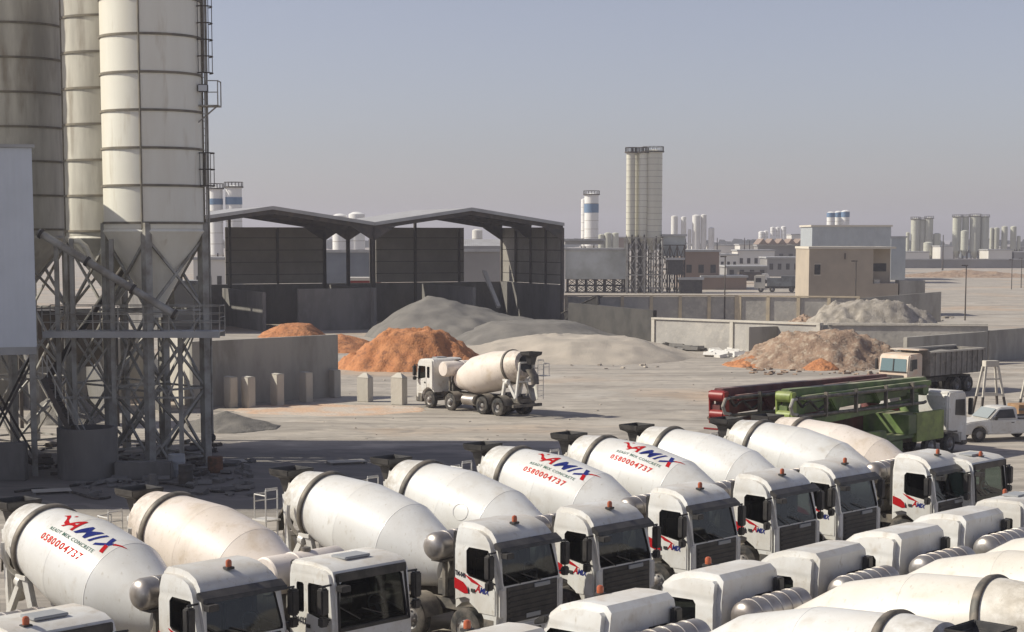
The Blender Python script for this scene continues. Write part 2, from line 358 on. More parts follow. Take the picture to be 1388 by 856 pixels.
def _add_cab(t, kind, paint, number=None, decal=True, glassm=None, beacon=True, pk=''):
    K = lambda s: f"{kind}_{s}{pk}_{paint.name}"
    glassm = glassm or GLASSD
    cb = part("cab", lambda: cab_mesh(kind, paint), paint, t, K("cab"))
    zt = 2.5 if kind == 'new' else 2.55; zb = 1.72 if kind == 'new' else 1.58
    def pane():
        m = MB(); x0, x1 = xs_at(kind, zb) - .045, xs_at(kind, zt + .05) - .045
        m.add([(x0, -1.0, zb - .01), (x0, 1.0, zb - .01), (x1, .92, zt + .05), (x1, -.92, zt + .05)], [(0, 1, 2, 3)]); return m
    part("windscreen", pane, glassm, t, K("pane" + glassm.name), smooth=0)
    part("door_window", lambda: MB().add([(-.20, -1.14, 1.72), (-1.32, -1.14, 1.84), (-1.32, -1.14, 2.61), (-.36, -1.14, 2.60)] if kind == 'new' else [(-.18, -1.14, 1.64), (-1.52, -1.14, 1.8), (-1.52, -1.14, 2.53), (-.26, -1.14, 2.54)], [(0, 1, 2, 3)]), GLASS, t, K("swin"), smooth=0)
    part("door_window", lambda: MB().add([(-.20, 1.14, 1.72), (-1.32, 1.14, 1.84), (-1.32, 1.14, 2.61), (-.36, 1.14, 2.60)] if kind == 'new' else [(-.18, 1.14, 1.64), (-1.52, 1.14, 1.8), (-1.52, 1.14, 2.53), (-.26, 1.14, 2.54)], [(3, 2, 1, 0)]), GLASS, t, K("swin2"), smooth=0)
    # doors: thin raised skins below the window line
    for sy in (-1, 1):
        def door():
            m = MB(); pl = [(-.14, 1.0), (-.14, 1.62), (-.19, 1.70), (-1.12, 1.84), (-1.14, 1.22), (-.84, 1.06), (-.78, 1.0)]
            m.prism(pl, sy * 1.183, sy * 1.197); return m
        d = part("door", door, paint, t, K(f"door{sy}"), bevel=.004)
        part("handle", lambda: MB().box(-1.06, sy * 1.2, 1.50, -.92, sy * 1.225, 1.58), BLACK, d, K(f"dh{sy}"))
        def mir():
            m = MB(); y = sy * 1.40
            m.box(-.24, y - .11, 1.93, -.02, y + .11, 2.52); m.box(-.22, y - .11, 1.66, -.04, y + .11, 1.88)
            return m
        mr = part("mirror", mir, BLACK, t, K(f"mir{sy}"), bevel=.035, segs=2)
        part("mirror_arm", lambda: MB().tube((-.16, sy * 1.14, 2.56), (-.14, sy * 1.44, 2.56), .025).tube((-.16, sy * 1.14, 1.78), (-.14, sy * 1.44, 1.80), .025).tube((-.13, sy * 1.40, 1.8), (-.13, sy * 1.40, 2.56), .02), BLACK, mr, K(f"ma{sy}"))
    part("mirror", lambda: MB().box(.0, -1.12, 2.42, .26, -.86, 2.56).bar((-.15, -1.0, 2.6), (.12, -1.0, 2.54), .03), BLACK, t, K("kerbmir"), bevel=.02)
    # steps, arch, bumper
    part("bumper", lambda: MB().box(-.62, -1.17, .34, .10, 1.17, .72), paint if kind == 'new' else CHASS, t, K("bump"), bevel=.05)
    for y in (-.88, .88):
        part("headlight", lambda: MB().box(.09, -.2, .44, .125, .2, .64), LAMPG, t, K("hl"), bevel=.02).location = (0, y, 0)
    def grille():
        m = MB(); zt_ = 1.68 if kind == 'new' else 1.22; w = .93 if kind == 'new' else .82
        m.box(.0, -w, .78, .055, w, zt_)
        z = .86
        while z < zt_ - .1:
            m.box(.05, -w + .06, z, .085, w - .06, z + .06); z += .13
        return m
    g = part("grille", grille, BLACK, t, K("grille"), bevel=.01)
    part("plate", lambda: MB().box(.086, -.26, .84, .094, .26, .95), GREYP, g, K("plate"))
    if kind == 'new':
        part("wiper_panel", lambda: MB().box(.03, .05, 1.56, .1, .62, 1.66), GREYP, g, K("np"), bevel=.008)
        part("sun_visor", lambda: MB().prism([(-.24, 2.63), (-.27, 2.76), (-.20, 2.79), (.03, 2.66), (.05, 2.57), (.01, 2.57)], -1.13, 1.13), BLACK, t, K("visor"), bevel=.015)
        for sy in (-1, 1): part("air_deflector", lambda: MB().box(-.05, -.10, .95, .05, .10, 1.66), paint, t, K("defl"), bevel=.03).location = (0, sy * 1.067, 0)
    else:
        def sur():
            m = MB()
            for s in (-1, 1): m.bar((.03, s * 1.05, 1.5), (-.10, s * 1.0, 2.78), .1, .05, up=(0, 1, 0))
            m.box(-.14, -1.06, 2.60, -.055, 1.06, 2.80); m.box(-.02, -1.06, 1.49, .045, 1.06, 1.58); return m
        part("windscreen_surround", sur, BLACK, t, K("sur"), bevel=.02)
        part("roof_hatch", lambda: MB().box(-1.2, -.38, 2.97, -.62, .38, 3.03), GREYP, t, K("hatch"), bevel=.015)
    part("wiper", lambda: MB().bar((.05, .3, 1.72), (-.02, -.35, 1.95), .025).bar((.05, -.45, 1.72), (-.03, -.98, 2.05), .025), BLACK, t, K("wip" ))
    for sy in (-1, 1):
        part("step", lambda: MB().box(-.62, sy * .92, .36, -.18, sy * 1.185, .9), CHASS, t, K(f"step{sy}"), bevel=.03)
    if beacon:
        bz = 3.17 if kind == 'new' else 2.98
        be = part("beacon", lambda: MB().lathe([(0.03, 0), (.03, .07), (.14, .072), (.18, .055), (.20, .0)], (0, 0, 0), n=14), ORANGE, t, K("beac")); be.location = (-.66 if kind == 'new' else -.5, 0, bz - (.06 if kind == 'new' else .05))
        part("beacon_base", lambda: MB().box(-.10, -.10, -.02, .1, .1, .035), BLACK, be, K("bb"), bevel=.01)
    # back wall
    part("rear_window", lambda: MB().box(-1.885, -.72, 2.12, -1.855, -.14, 2.60), BLACK, t, K("rw"), bevel=.01)
    part("air_intake", lambda: MB().box(-2.05, -.98, 1.4, -1.88, -.76, 2.9), BLACK, t, K("snork"), bevel=.03)
    # inside
    for y in (-.55, .55):
        s = part("seat", lambda: MB().box(-1.35, -.26, 1.45, -.82, .26, 1.62).box(-1.48, -.26, 1.5, -1.32, .26, 2.25).box(-1.46, -.14, 2.27, -1.36, .14, 2.45), SEATM, t, K("seat"), bevel=.04); s.location = (0, y, 0)
    part("dashboard", lambda: MB().box(-.42, -1.05, 1.3, -.13, 1.05, 1.66), DASHM, t, K("dash"), bevel=.04)
    def wheel():
        m = MB(); pts = []
        for i in range(17):
            g = 2 * math.pi * i / 16; pts.append(Vector((-.62 - .10 * math.sin(g), .55 + .24 * math.cos(g), 1.83 + .22 * math.sin(g))))
        m.path(pts, .022); m.bar((-.62, .33, 1.83), (-.62, .77, 1.83), .04); m.tube((-.62, .55, 1.83), (-.42, .55, 1.55), .04); return m
    part("steering_wheel", wheel, GREYP, t, K("sw"))
    if decal:
        def fl(u, v): return (u, -1.2, v)
        def dec():
            m = MB()
            m.add([fl(-1.82, 1.78), fl(-1.82, 1.55), fl(-1.28, 1.40), fl(-1.12, 1.47), fl(-1.2, 1.62)], [(0, 1, 2, 3, 4)], 0)
            return m
        part("red_stripe", lambda: MB().prism([(-1.75, 1.79), (-1.75, 1.52), (-1.36, 1.42), (-1.2, 1.44), (-1.26, 1.60), (-1.40, 1.70)], -1.192, -1.186), RED, cb, K("strA"), smooth=0)
        part("dark_stripe", lambda: MB().prism([(-1.22, 1.61), (-1.20, 1.44), (-1.14, 1.43), (-1.16, 1.54)], -1.192, -1.186), DARKT, cb, K("strB"), smooth=0)
        part("red_wedge", lambda: MB().prism([(-1.32, 1.90), (-1.05, 1.74), (-.62, 1.66), (-.85, 1.76), (-1.05, 1.83)], -1.206, -1.186), RED, cb, K("strC"), smooth=0)
        def lab():
            f = lambda u, v: (-.90 + u, -1.203, 1.52 + v - u * .06)
            m, w = text_mb("A", .26, f, 0, shear=.35, bold=.008)
            m2, _ = text_mb("MIX", .20, lambda u, v: f(u + .17, v), 1, shear=.35, bold=.008)
            m.add(m2.v, m2.f, 1); return m
        part("door_lettering", lab, [RED, NAVY], cb, K("dlab"), smooth=0, weld=False)
        if number:
            part("fleet_number", lambda: text_mb(number, .17, lambda u, v: (-1.73 + u * .78, -1.187, 1.86 + v - u * .1), 0, bold=.006)[0], [DARKT], cb, K("num" + number), smooth=0, weld=False)
    elif number:
        part("fleet_number", lambda: text_mb(number, .19, lambda u, v: (-1.60 + u * .85, -1.205, 1.58 + v), 0, bold=.008)[0], [DARKT], cb, K("num" + number), smooth=0, weld=False)
        def lab():
            f = lambda u, v: (-.85 + u * .9, -1.203, 1.32 + v)
            m, w = text_mb("A", .17, f, 0, shear=.35, bold=.006)
            m2, _ = text_mb("MIX", .15, lambda u, v: f(u + .12, v), 1, shear=.35, bold=.006)
            m.add(m2.v, m2.f, 1); return m
        part("door_lettering", lab, [RED, NAVY], cb, K("dlab2"), smooth=0, weld=False)

TILT = R(12.2); DF = Vector((-2.72, 0, 1.73)); DA = Vector((-math.cos(TILT), 0, math.sin(TILT))); DN = Vector((math.sin(TILT), 0, math.cos(TILT)))
DPROF = [(0, .0), (0, .42), (.06, .52), (.35, .66), (1.75, 1.12), (1.86, 1.14), (3.35, 1.17), (3.5, 1.165), (4.90, .955), (5.05, .95), (5.22, .93), (5.92, .745), (5.98, .735), (6.02, .62), (6.06, .5), (6.06, 0)]
def drum_r(t):
    for (t0, r0), (t1, r1) in zip(DPROF, DPROF[1:]):
        if t0 <= t <= t1 and t1 > t0: return r0 + (r1 - r0) * (t - t0) / (t1 - t0)
    return 1
def drum_pt(t, th, off=0.0):
    r = drum_r(t) + off
    return DF + DA * t + (DN * math.cos(th) + Vector((0, -1, 0)) * math.sin(th)) * r
def logo_parts(dr):
    OFF = .008
    def put(t_start, th0):     # u runs towards the front of the truck, v towards the top of the drum
        return lambda u, v: drum_pt(t_start - u, th0 - v / 1.15, OFF)
    def big():
        f = put(3.74, R(30))
        m, _ = text_mb("A", .62, lambda u, v: f(u * 1.1, v), 0, shear=.45, bold=.012, cut=.06)
        m2, _ = text_mb("MI", .56, lambda u, v: f(u * 1.2 + .50, v), 1, shear=.45, bold=.012, spacing=1.12, cut=.06); m.add(m2.v, m2.f, 1)
        x0 = 1.36
        def strip(pts, mi):   # ribbon of quads along pts [(u, v, half width)]
            vs = []
            for u, v, w in pts: vs += [f(u, v + w), f(u, v - w)]
            m.add(vs, [(2*i, 2*i+1, 2*i+3, 2*i+2) for i in range(len(pts) - 1)], mi)
        strip([(x0, .0, .04), (x0 + .2, .10, .05), (x0 + .42, .24, .05)], 1)
        def quad(a, b, c, d, mi):
            vs = []
            for k in range(6):
                w = k / 5; vs += [f(a[0] + (d[0] - a[0]) * w, a[1] + (d[1] - a[1]) * w), f(b[0] + (c[0] - b[0]) * w, b[1] + (c[1] - b[1]) * w)]
            m.add(vs, [(2*i, 2*i+1, 2*i+3, 2*i+2) for i in range(5)], mi)
        quad((x0 + .16, .42), (x0 + .30, .42), (x0 + .40, .14), (x0 + .27, .14), 1)
        quad((x0 + .27, .13), (x0 + .40, .13), (x0 + .48, -.10), (x0 + .34, -.10), 0)
        strip([(x0 + .44, .25, .045), (x0 + .6, .34, .03), (x0 + .74, .41, .008)], 0)
        strip([(-.40, .34, .01), (-.30, .40, .06), (-.18, .32, .055), (-.05, .16, .07), (.12, .10, .05), (.3, .14, .02)], 0)
        m.add([f(-.14, .50), f(-.06, .52), f(-.05, .46), f(-.12, .43)], [(0, 1, 2, 3)], 0)
        return m
    part("logo", big, [RED, NAVY], dr, "drum_logo", smooth=0, weld=False)
    part("slogan", lambda: text_mb("READY MIX CONCRETE", .135, lambda u, v: put(4.02, R(41))(u * 1.15, v), 0, bold=.001, spacing=1.15, cut=.07)[0], [GREENT], dr, "drum_slogan", smooth=0, weld=False)
    part("phone_number", lambda: text_mb("0580004737", .25, lambda u, v: put(4.10, R(56))(u * 1.15, v), 0, bold=.006, spacing=1.22, shear=.1, cut=.07)[0], [REDT], dr, "drum_phone", smooth=0, weld=False)

def add_wheel(t, x, sy, dual):
    w = .62 if dual else .32; ys = sy * (1.18 - w)
    def ty():
        m = MB(); hw = .15
        cs = [(0.0 + hw, 0)] if not dual else [(hw, 0), (hw * 3 + .03, 0)]
        for c, _ in cs:
            m.lathe([(c - hw, .30), (c - hw, .45), (c - hw + .04, .515), (c + hw - .04, .515), (c + hw, .45), (c + hw, .30)], (0, 0, 0), (0, sy, 0), n=24)
            m.lathe([(c - hw + .01, .31), (c + hw - .01, .31)], (0, 0, 0), (0, sy, 0), n=24)
        return m
    o = part("wheel", ty, RUBBER, t, f"tyre{sy}{dual}"); o.location = (x, ys, .515)
    def rim():
        m = MB(); e = .62 if dual else .30
        if dual: m.lathe([(e - .03, .31), (e - .06, .27), (e - .22, .22), (e - .24, .14), (e - .06, .13), (e - .04, .0)], (0, 0, 0), (0, sy, 0), n=20)
        else: m.lathe([(e - .01, .31), (e - .03, .27), (e - .06, .22), (e + .04, .15), (e + .07, .12), (e + .09, .0)], (0, 0, 0), (0, sy, 0), n=20)
        for i in range(10):
            g = i * math.pi / 5; xx, zz = .19 * math.cos(g), .19 * math.sin(g); d = e - .2 if dual else e - .02
            m.tube((xx, sy * d, zz), (xx, sy * (d + .05), zz), .02, 5)
        return m
    part("rim", rim, RIM, o, f"rim{sy}{dual}")
def make_mixer(label, loc, heading, cab='new', paint=None, drum=None, logo=False, number=None, decal=True, tank='silver', glassm=None, beacon=True, group=None, hatch=False, by=0.0, long=False):
    """heading: angle of the driving direction from +X"""
    paint = paint or WHITE; drum = drum or DRUMW
    heading += R(random.uniform(-1.1, 1.1))
    t = thing("mixer_truck", label, "mixer truck", loc, heading, group)
    k0 = len(PARTS)
    add_cab(t, cab, paint, number, decal, glassm, beacon)
    for o in PARTS[k0:]:
        if o.name.startswith('beacon') and o.parent == t:
            o.location.y = by
            if long: o.location.x = -.72
        if long and o.parent == t: o.scale.x = 1.0
    def ch():
        m = MB()
        for s in (-1, 1): m.box(-8.7, s * .42 - .05, .74, -.4, s * .42 + .05, 1.02)
        for x in (-2.3, -4.4, -5.4, -6.8, -8.6): m.box(x - .08, -.42, .78, x + .08, .42, .98)
        for x in (-1.2, -3.15, -6.1, -7.5): m.tube((x, -.85, .52), (x, .85, .52), .09, 8)
        m.tube((-6.1, 0, .52), (-7.5, 0, .52), .07, 8); m.lathe([(-.2, .1), (-.1, .24), (.1, .24), (.2, .1)], (-6.1, 0, .52), (1, 0, 0), n=10)
        m.lathe([(-.2, .1), (-.1, .24), (.1, .24), (.2, .1)], (-7.5, 0, .52), (1, 0, 0), n=10)
        m.box(-8.85, -1.1, .55, -8.7, 1.1, .72)      # rear bumper
        return m
    part("chassis", ch, CHASS, t, "chassis", bevel=.008)
    for x, d in ((-1.2, False), (-3.15, False), (-6.1, True), (-7.5, True)):
        for sy in (-1, 1): add_wheel(t, x, sy, d)
    for sy in (-1, 1):
        for x, w in ((-3.15, .62), (-6.1, .66), (-7.5, .66)):
            def mg():
                m = MB(); n = 10; vs = []
                for i in range(n + 1):
                    g = R(8 + 164 * i / n)
                    for yy in (.56, 1.18): vs.append((w * math.cos(g), sy * yy, .52 + w * math.sin(g)))
                fs = [(2*i, 2*i+1, 2*i+3, 2*i+2) for i in range(n)]
                m.add(vs, fs); m.add([(v[0] * .975, v[1], (v[2] - .52) * .975 + .52) for v in vs], [f[::-1] for f in fs]); return m
            part("mudguard", mg, CHASS, t, f"mg{sy}{w}").location = (x, 0, 0)
    part("fuel_tank", lambda: MB().lathe([(0, 0), (0, .27), (.03, .30), (1.05, .30), (1.08, .27), (1.08, 0)], (-5.25, .86, .72), (1, 0, 0), n=18), SILVER, t, "fuel")
    part("side_guard", lambda: MB().box(-5.3, -1.12, .5, -3.9, -1.06, .62).box(-5.3, -1.12, .82, -3.9, -1.06, .94).box(-5.1, -1.06, .5, -5.0, -.4, .94).box(-4.2, -1.06, .5, -4.1, -.4, .94), CHASS, t, "sg")
    part("tool_box", lambda: MB().box(-5.2, -1.0, .62, -4.4, -.5, 1.0), CHASS, t, "tb", bevel=.02)
    # supports
    part("front_support", lambda: MB().box(-2.75, -.55, 1.09, -2.35, .55, 1.5).prism([(-.55, 1.5), (.55, 1.5), (.25, 2.15), (-.25, 2.15)], -2.70, -2.42, plane='YZ'), CHASS, t, "fsup", bevel=.02)
    part("drive_motor", lambda: MB().lathe([(-.42, 0), (-.42, .22), (0, .30), (.02, .3), (.02, 0)], tuple(DF), tuple(DA), n=16), RINGM, t, "dm")
    def rsup():
        m = MB(); rc = DF + DA * 5.05
        for s in (-1, 1):
            m.bar((-7.35, s * .62, 1.05), (-7.62, s * .66, 2.05), .16, .20); m.bar((-8.5, s * .62, 1.05), (-7.80, s * .66, 2.05), .14, .18)
            m.box(-7.95, s * .66 - .12, 2.0, -7.5, s * .66 + .12, 2.12)
            q = rc + (Vector((0, s, 0)) * .62 - DN * .78) * 1.13
            m.tube(q - DA * .1, q + DA * .1, .14, 14)
            m.bar((-8.5, s * .62, 1.05), (-8.75, s * .55, 3.1), .10, .14)
        m.bar((-8.75, -.55, 3.1), (-8.75, .55, 3.1), .1); m.bar((-8.6, -.62, 2.0), (-8.6, .62, 2.0), .1)
        return m
    part("rear_support", rsup, paint, t, "rsup" + paint.name, bevel=.01)
    # drum
    def dm():
        m = MB(); mis = [0] * (len(DPROF) - 1); mis[-1] = 1
        m.lathe(DPROF, DF, DA, n=56, mis=mis)
        for tt in (1.80, 3.42): m.lathe([(tt - .022, drum_r(tt) - .01), (tt - .018, drum_r(tt) + .003), (tt + .018, drum_r(tt) + .003), (tt + .022, drum_r(tt) - .01)], DF, DA, n=56)
        # access hatch
        c = drum_pt(2.5, R(64), .01); 
        pts = []
        for i in range(25):
            g = 2 * math.pi * i / 24; pts.append(drum_pt(2.5 + .27 * math.cos(g), R(70) + .2 * math.sin(g), .008))
        if hatch: m.path(pts, .006, 4)
        return m
    dr = part("drum", dm, [drum, BLACK], t, "drum" + drum.name + str(hatch), smooth=13)
    part("roller_ring", lambda: MB().lathe([(4.97, .93), (4.97, 1.0), (4.99, 1.015), (5.11, 1.015), (5.13, 1.0), (5.13, .9)], DF, DA, n=56), RINGM, dr, "ring")
    if logo: logo_parts(dr)
    # water tank behind the cab
    if tank == 'silver':
        def wt():
            m = MB(); pr = [(-1.16, 0), (-1.15, .16), (-1.10, .28), (-1.02, .34), (-.95, .36)]
            y = -.95
            while y < .6: pr += [(y + .30, .36), (y + .305, .374), (y + .345, .374), (y + .35, .36)]; y += .36
            pr += [(1.02, .34), (1.10, .28), (1.15, .16), (1.16, 0)]
            m.lathe(pr, (-2.42, 0, 2.42), (0, 1, 0), n=24); return m
        part("water_tank", wt, SILVER, t, "wts").location.z = -.05 if long else 0
        part("tank_cradle", lambda: MB().bar((-2.42, -.6, 1.1), (-2.42, -.6, 2.06), .1).bar((-2.42, .6, 1.1), (-2.42, .6, 2.06), .1).box(-2.62, -.9, 2.02, -2.22, .9, 2.08), CHASS, t, "crad")
    else:
        w = part("water_tank", lambda: MB().lathe([(-1.14, 0), (-1.14, .42), (-1.10, .46), (-.35, .46), (-.33, .48), (-.27, .48), (-.25, .46), (1.05, .46), (1.13, .40), (1.16, 0)], (-2.5, 0, 2.42), (0, 1, 0), n=28), drum, t, "wtb" + drum.name)
        part("sight_glass", lambda: MB().box(-2.68, -1.16, 2.20, -2.32, -1.143, 2.36), LAMPG, w, "sgl")
        part("filler_cap", lambda: MB().lathe([(0, .12), (.1, .12), (.12, 0)], (-2.5, .1, 2.86), (0, 0, 1), n=12), RINGM, w, "fcap")
        part("tank_cradle", lambda: MB().bar((-2.5, -.6, 1.1), (-2.5, -.6, 2.0), .1).bar((-2.5, .6, 1.1), (-2.5, .6, 2.0), .1), CHASS, t, "crad2")
    # hopper, chute, ladder
    def hop():
        m = MB(); o = (-9.10, 0, 0); n = 4
        def ringp(z, w, l): return [(-9.12 - l, -w, z), (-9.12 + l, -w, z), (-9.12 + l, w, z), (-9.12 - l, w, z)]
        lv = [(3.0, .16, .16), (3.46, .25, .24), (3.56, .47, .40), (3.74, .50, .42), (3.74, .46, .38), (3.6, .43, .36), (3.47, .22, .20), (3.0, .13, .13)]
        vs = []
        for l in lv: vs += ringp(*l)
        fs = [(4*i+j, 4*i+(j+1) % 4, 4*i+4+(j+1) % 4, 4*i+4+j) for i in range(len(lv) - 1) for j in range(4)]
        m.add(vs, fs); return m
    part("hopper", hop, BLACK, t, "hopper", bevel=.02)
    def tr():
        m = MB(); vs = []; n = 8
        P = [((-8.95, 0, 2.75), .34), ((-9.35, 0, 2.35), .30), ((-9.45, 0, 1.9), .26)]
        for (c, r) in P:
            for k in range(n + 1):
                g = math.pi * k / n; vs.append((c[0] - r * math.sin(g) * .8, c[1] + r * math.cos(g), c[2]))
        fs = [(i*(n+1)+j, i*(n+1)+j+1, (i+1)*(n+1)+j+1, (i+1)*(n+1)+j) for i in range(2) for j in range(n)]
        m.add(vs, fs); m.add([(v[0] + .03, v[1] * .95, v[2]) for v in vs], [f[::-1] for f in fs]); return m
    part("collector", tr, RINGM, t, "coll")
    def chute():
        m = MB(); vs = []; n = 8; a = Vector((-9.2, .1, 2.0)); b = Vector((-10.0, .55, 1.15)); d = (b - a).normalized(); sd = d.cross(Vector((0, 0, 1))).normalized(); up = sd.cross(d)
        for c, r in ((a, .26), (b, .22)):
            for k in range(n + 1):
                g = math.pi * k / n; vs.append(c + sd * r * math.cos(g) - up * r * math.sin(g))
        fs = [(j, j+1, n+2+j, n+1+j) for j in range(n)]
        m.add(vs, fs); m.add([v + up * .03 for v in vs], [f[::-1] for f in fs]); m.bar(a - up * .3, (-8.8, .1, 1.2), .07); return m
    part("chute", chute, STEEL, t, "chute")
    def lad():
        m = MB(); y0 = -1.0
        x = -9.05
        for yy in (y0, y0 + .42): m.path([(x, yy, .95), (x, yy, 2.9), (x, yy, 3.2)], .022)
        for k in range(8): m.tube((x, y0, 1.15 + k * .3), (x, y0 + .42, 1.15 + k * .3), .016, 5)
        m.tube((x, y0, 3.2), (x, y0 + .42, 3.2), .022, 6)
        x2 = -9.6
        for yy in (y0 + .05, y0 + .45): m.path([(x2, yy, 2.35), (x2, yy, 3.05)], .02)
        m.tube((x2, y0 + .05, 3.05), (x2, y0 + .45, 3.05), .02, 6); m.tube((x2, y0 + .05, 2.85), (x2, y0 + .45, 2.85), .018, 6)
        m.tube((x2, y0 + .05, 3.05), (x, y0 + .0, 3.05), .018, 6)
        m.box(x2 - .05, y0, 2.32, x + .05, y0 + .5, 2.36)
        return m
    part("ladder", lad, paint, t, "ladder" + paint.name)
    def arm():
        m = MB(); pts = [drum_pt(5.45, R(a), .16) for a in range(88, 160, 12)]
        m.path(pts, .055, 6)
        m.add(*[[Vector((-8.95, -.40, 2.5)), Vector((-8.80, -.40, 2.5)), Vector((-8.62, -.38, 3.35)), Vector((-8.75, -.38, 3.4)), Vector((-8.95, -.44, 2.5)), Vector((-8.80, -.44, 2.5)), Vector((-8.62, -.42, 3.35)), Vector((-8.75, -.42, 3.4))], [(0,1,2,3),(7,6,5,4),(0,4,5,1),(1,5,6,2),(2,6,7,3),(3,7,4,0)]])
        return m
    part("drum_guard", arm, paint, t, "guard" + paint.name)
    return t
# ------------------------------------------------------------------ the parked rows
HB = R(-43); HF = R(137)
def by_beacon(px, py, h, z=3.16, bx=-.57):
    p = G(px, py, z); return (p.x - bx * math.cos(h), p.y - bx * math.sin(h), 0)
GB = "mixer trucks parked in the back row"; GF = "mixer trucks parked in the front row"
make_mixer("mixer truck with blue lettered drum at the far left, cab with black sun visor", by_beacon(309.7, 766.7, HB), HB, logo=True, decal=True, group=GB)
make_mixer("mixer truck with plain beige drum and square cab numbered TM-021", by_beacon(489, 756, HB, 2.98, -.43), HB, cab='old', drum=DRUMB, tank='drum', number="TM-021", decal=False, beacon=False, group=GB)
make_mixer("mixer truck with plain white drum, its cab with red side stripe nearest the picture centre", by_beacon(697.4, 705.8, HB), HB, number="TM-040", group=GB)
make_mixer("mixer truck with plain white drum parked directly left of the two lettered drums", by_beacon(826, 686, HB), HB, group=GB, hatch=True)
make_mixer("mixer truck with lettered drum, left one of the adjacent lettered pair in the middle", by_beacon(948.8, 659.8, HB), HB, logo=True, group=GB)
make_mixer("mixer truck with lettered drum, right one of the adjacent lettered pair in the middle", by_beacon(1060, 641, HB), HB, logo=True, group=GB)
make_mixer("mixer truck with plain white drum directly right of the lettered pair", by_beacon(1145, 626, HB), HB, group=GB)
make_mixer("mixer truck with plain white drum next to the cream drum below the pump trucks", by_beacon(1271, 614, HB), HB, group=GB)
make_mixer("mixer truck with cream drum and green tinted flat roofed cab, last of the back row", by_beacon(1329, 617, HB, 2.98, -.43), HB, cab='old', drum=DRUMB, decal=False, glassm=GLASSG, group=GB)
make_mixer("flat roofed mixer truck cut by the lower left corner, beacon and green windscreen", by_beacon(74, 838, HB, 2.98, -.43), HB, by=-.62, cab='old', decal=False, glassm=GLASSG, group=GB)
make_mixer("mixer truck seen from behind, only its white roof showing at the bottom edge", by_beacon(634, 850, HF, bx=-.72), HF, long=True, decal=False, group=GF)
make_mixer("mixer truck seen from behind at the bottom edge, roof beacon above the dark side window", by_beacon(814, 802, HF, bx=-.72), HF, long=True, decal=False, group=GF)
make_mixer("mixer truck seen from behind, dusty roof with beacon in front of the lettered pair", by_beacon(960, 763, HF, bx=-.72), HF, long=True, decal=False, drum=DRUMC, group=GF)
make_mixer("mixer truck seen from behind without roof beacon, second silver tank from the left", by_beacon(1086, 736, HF, bx=-.72), HF, long=True, decal=False, drum=DRUMC, beacon=False, group=GF)
make_mixer("mixer truck seen from behind without beacon, third silver tank from the left", by_beacon(1197, 711, HF, bx=-.72), HF, long=True, decal=False, drum=DRUMC, beacon=False, group=GF)
make_mixer("mixer truck seen from behind without beacon, fourth silver tank from the left", by_beacon(1283, 688, HF, bx=-.72), HF, long=True, decal=False, drum=DRUMC, beacon=False, group=GF)
make_mixer("flat roofed mixer truck with beacon at the right end of the front row", by_beacon(1362, 669, HF, 2.98, -.43), HF, cab='old', decal=False, drum=DRUMC, group=GF)
_a = G(585, 553); _b = G(685, 565); _h = math.atan2(_a.y - _b.y, _a.x - _b.x)
_lf = Vector((-math.sin(_h), math.cos(_h), 0)); _fw = Vector((math.cos(_h), math.sin(_h), 0))
_o = _a + _fw * 1.35 - _lf * 1.05
make_mixer("dusty mixer truck standing alone on the open yard", (_o.x, _o.y, 0), _h, cab='old', drum=DRUMB, tank='drum', decal=False)

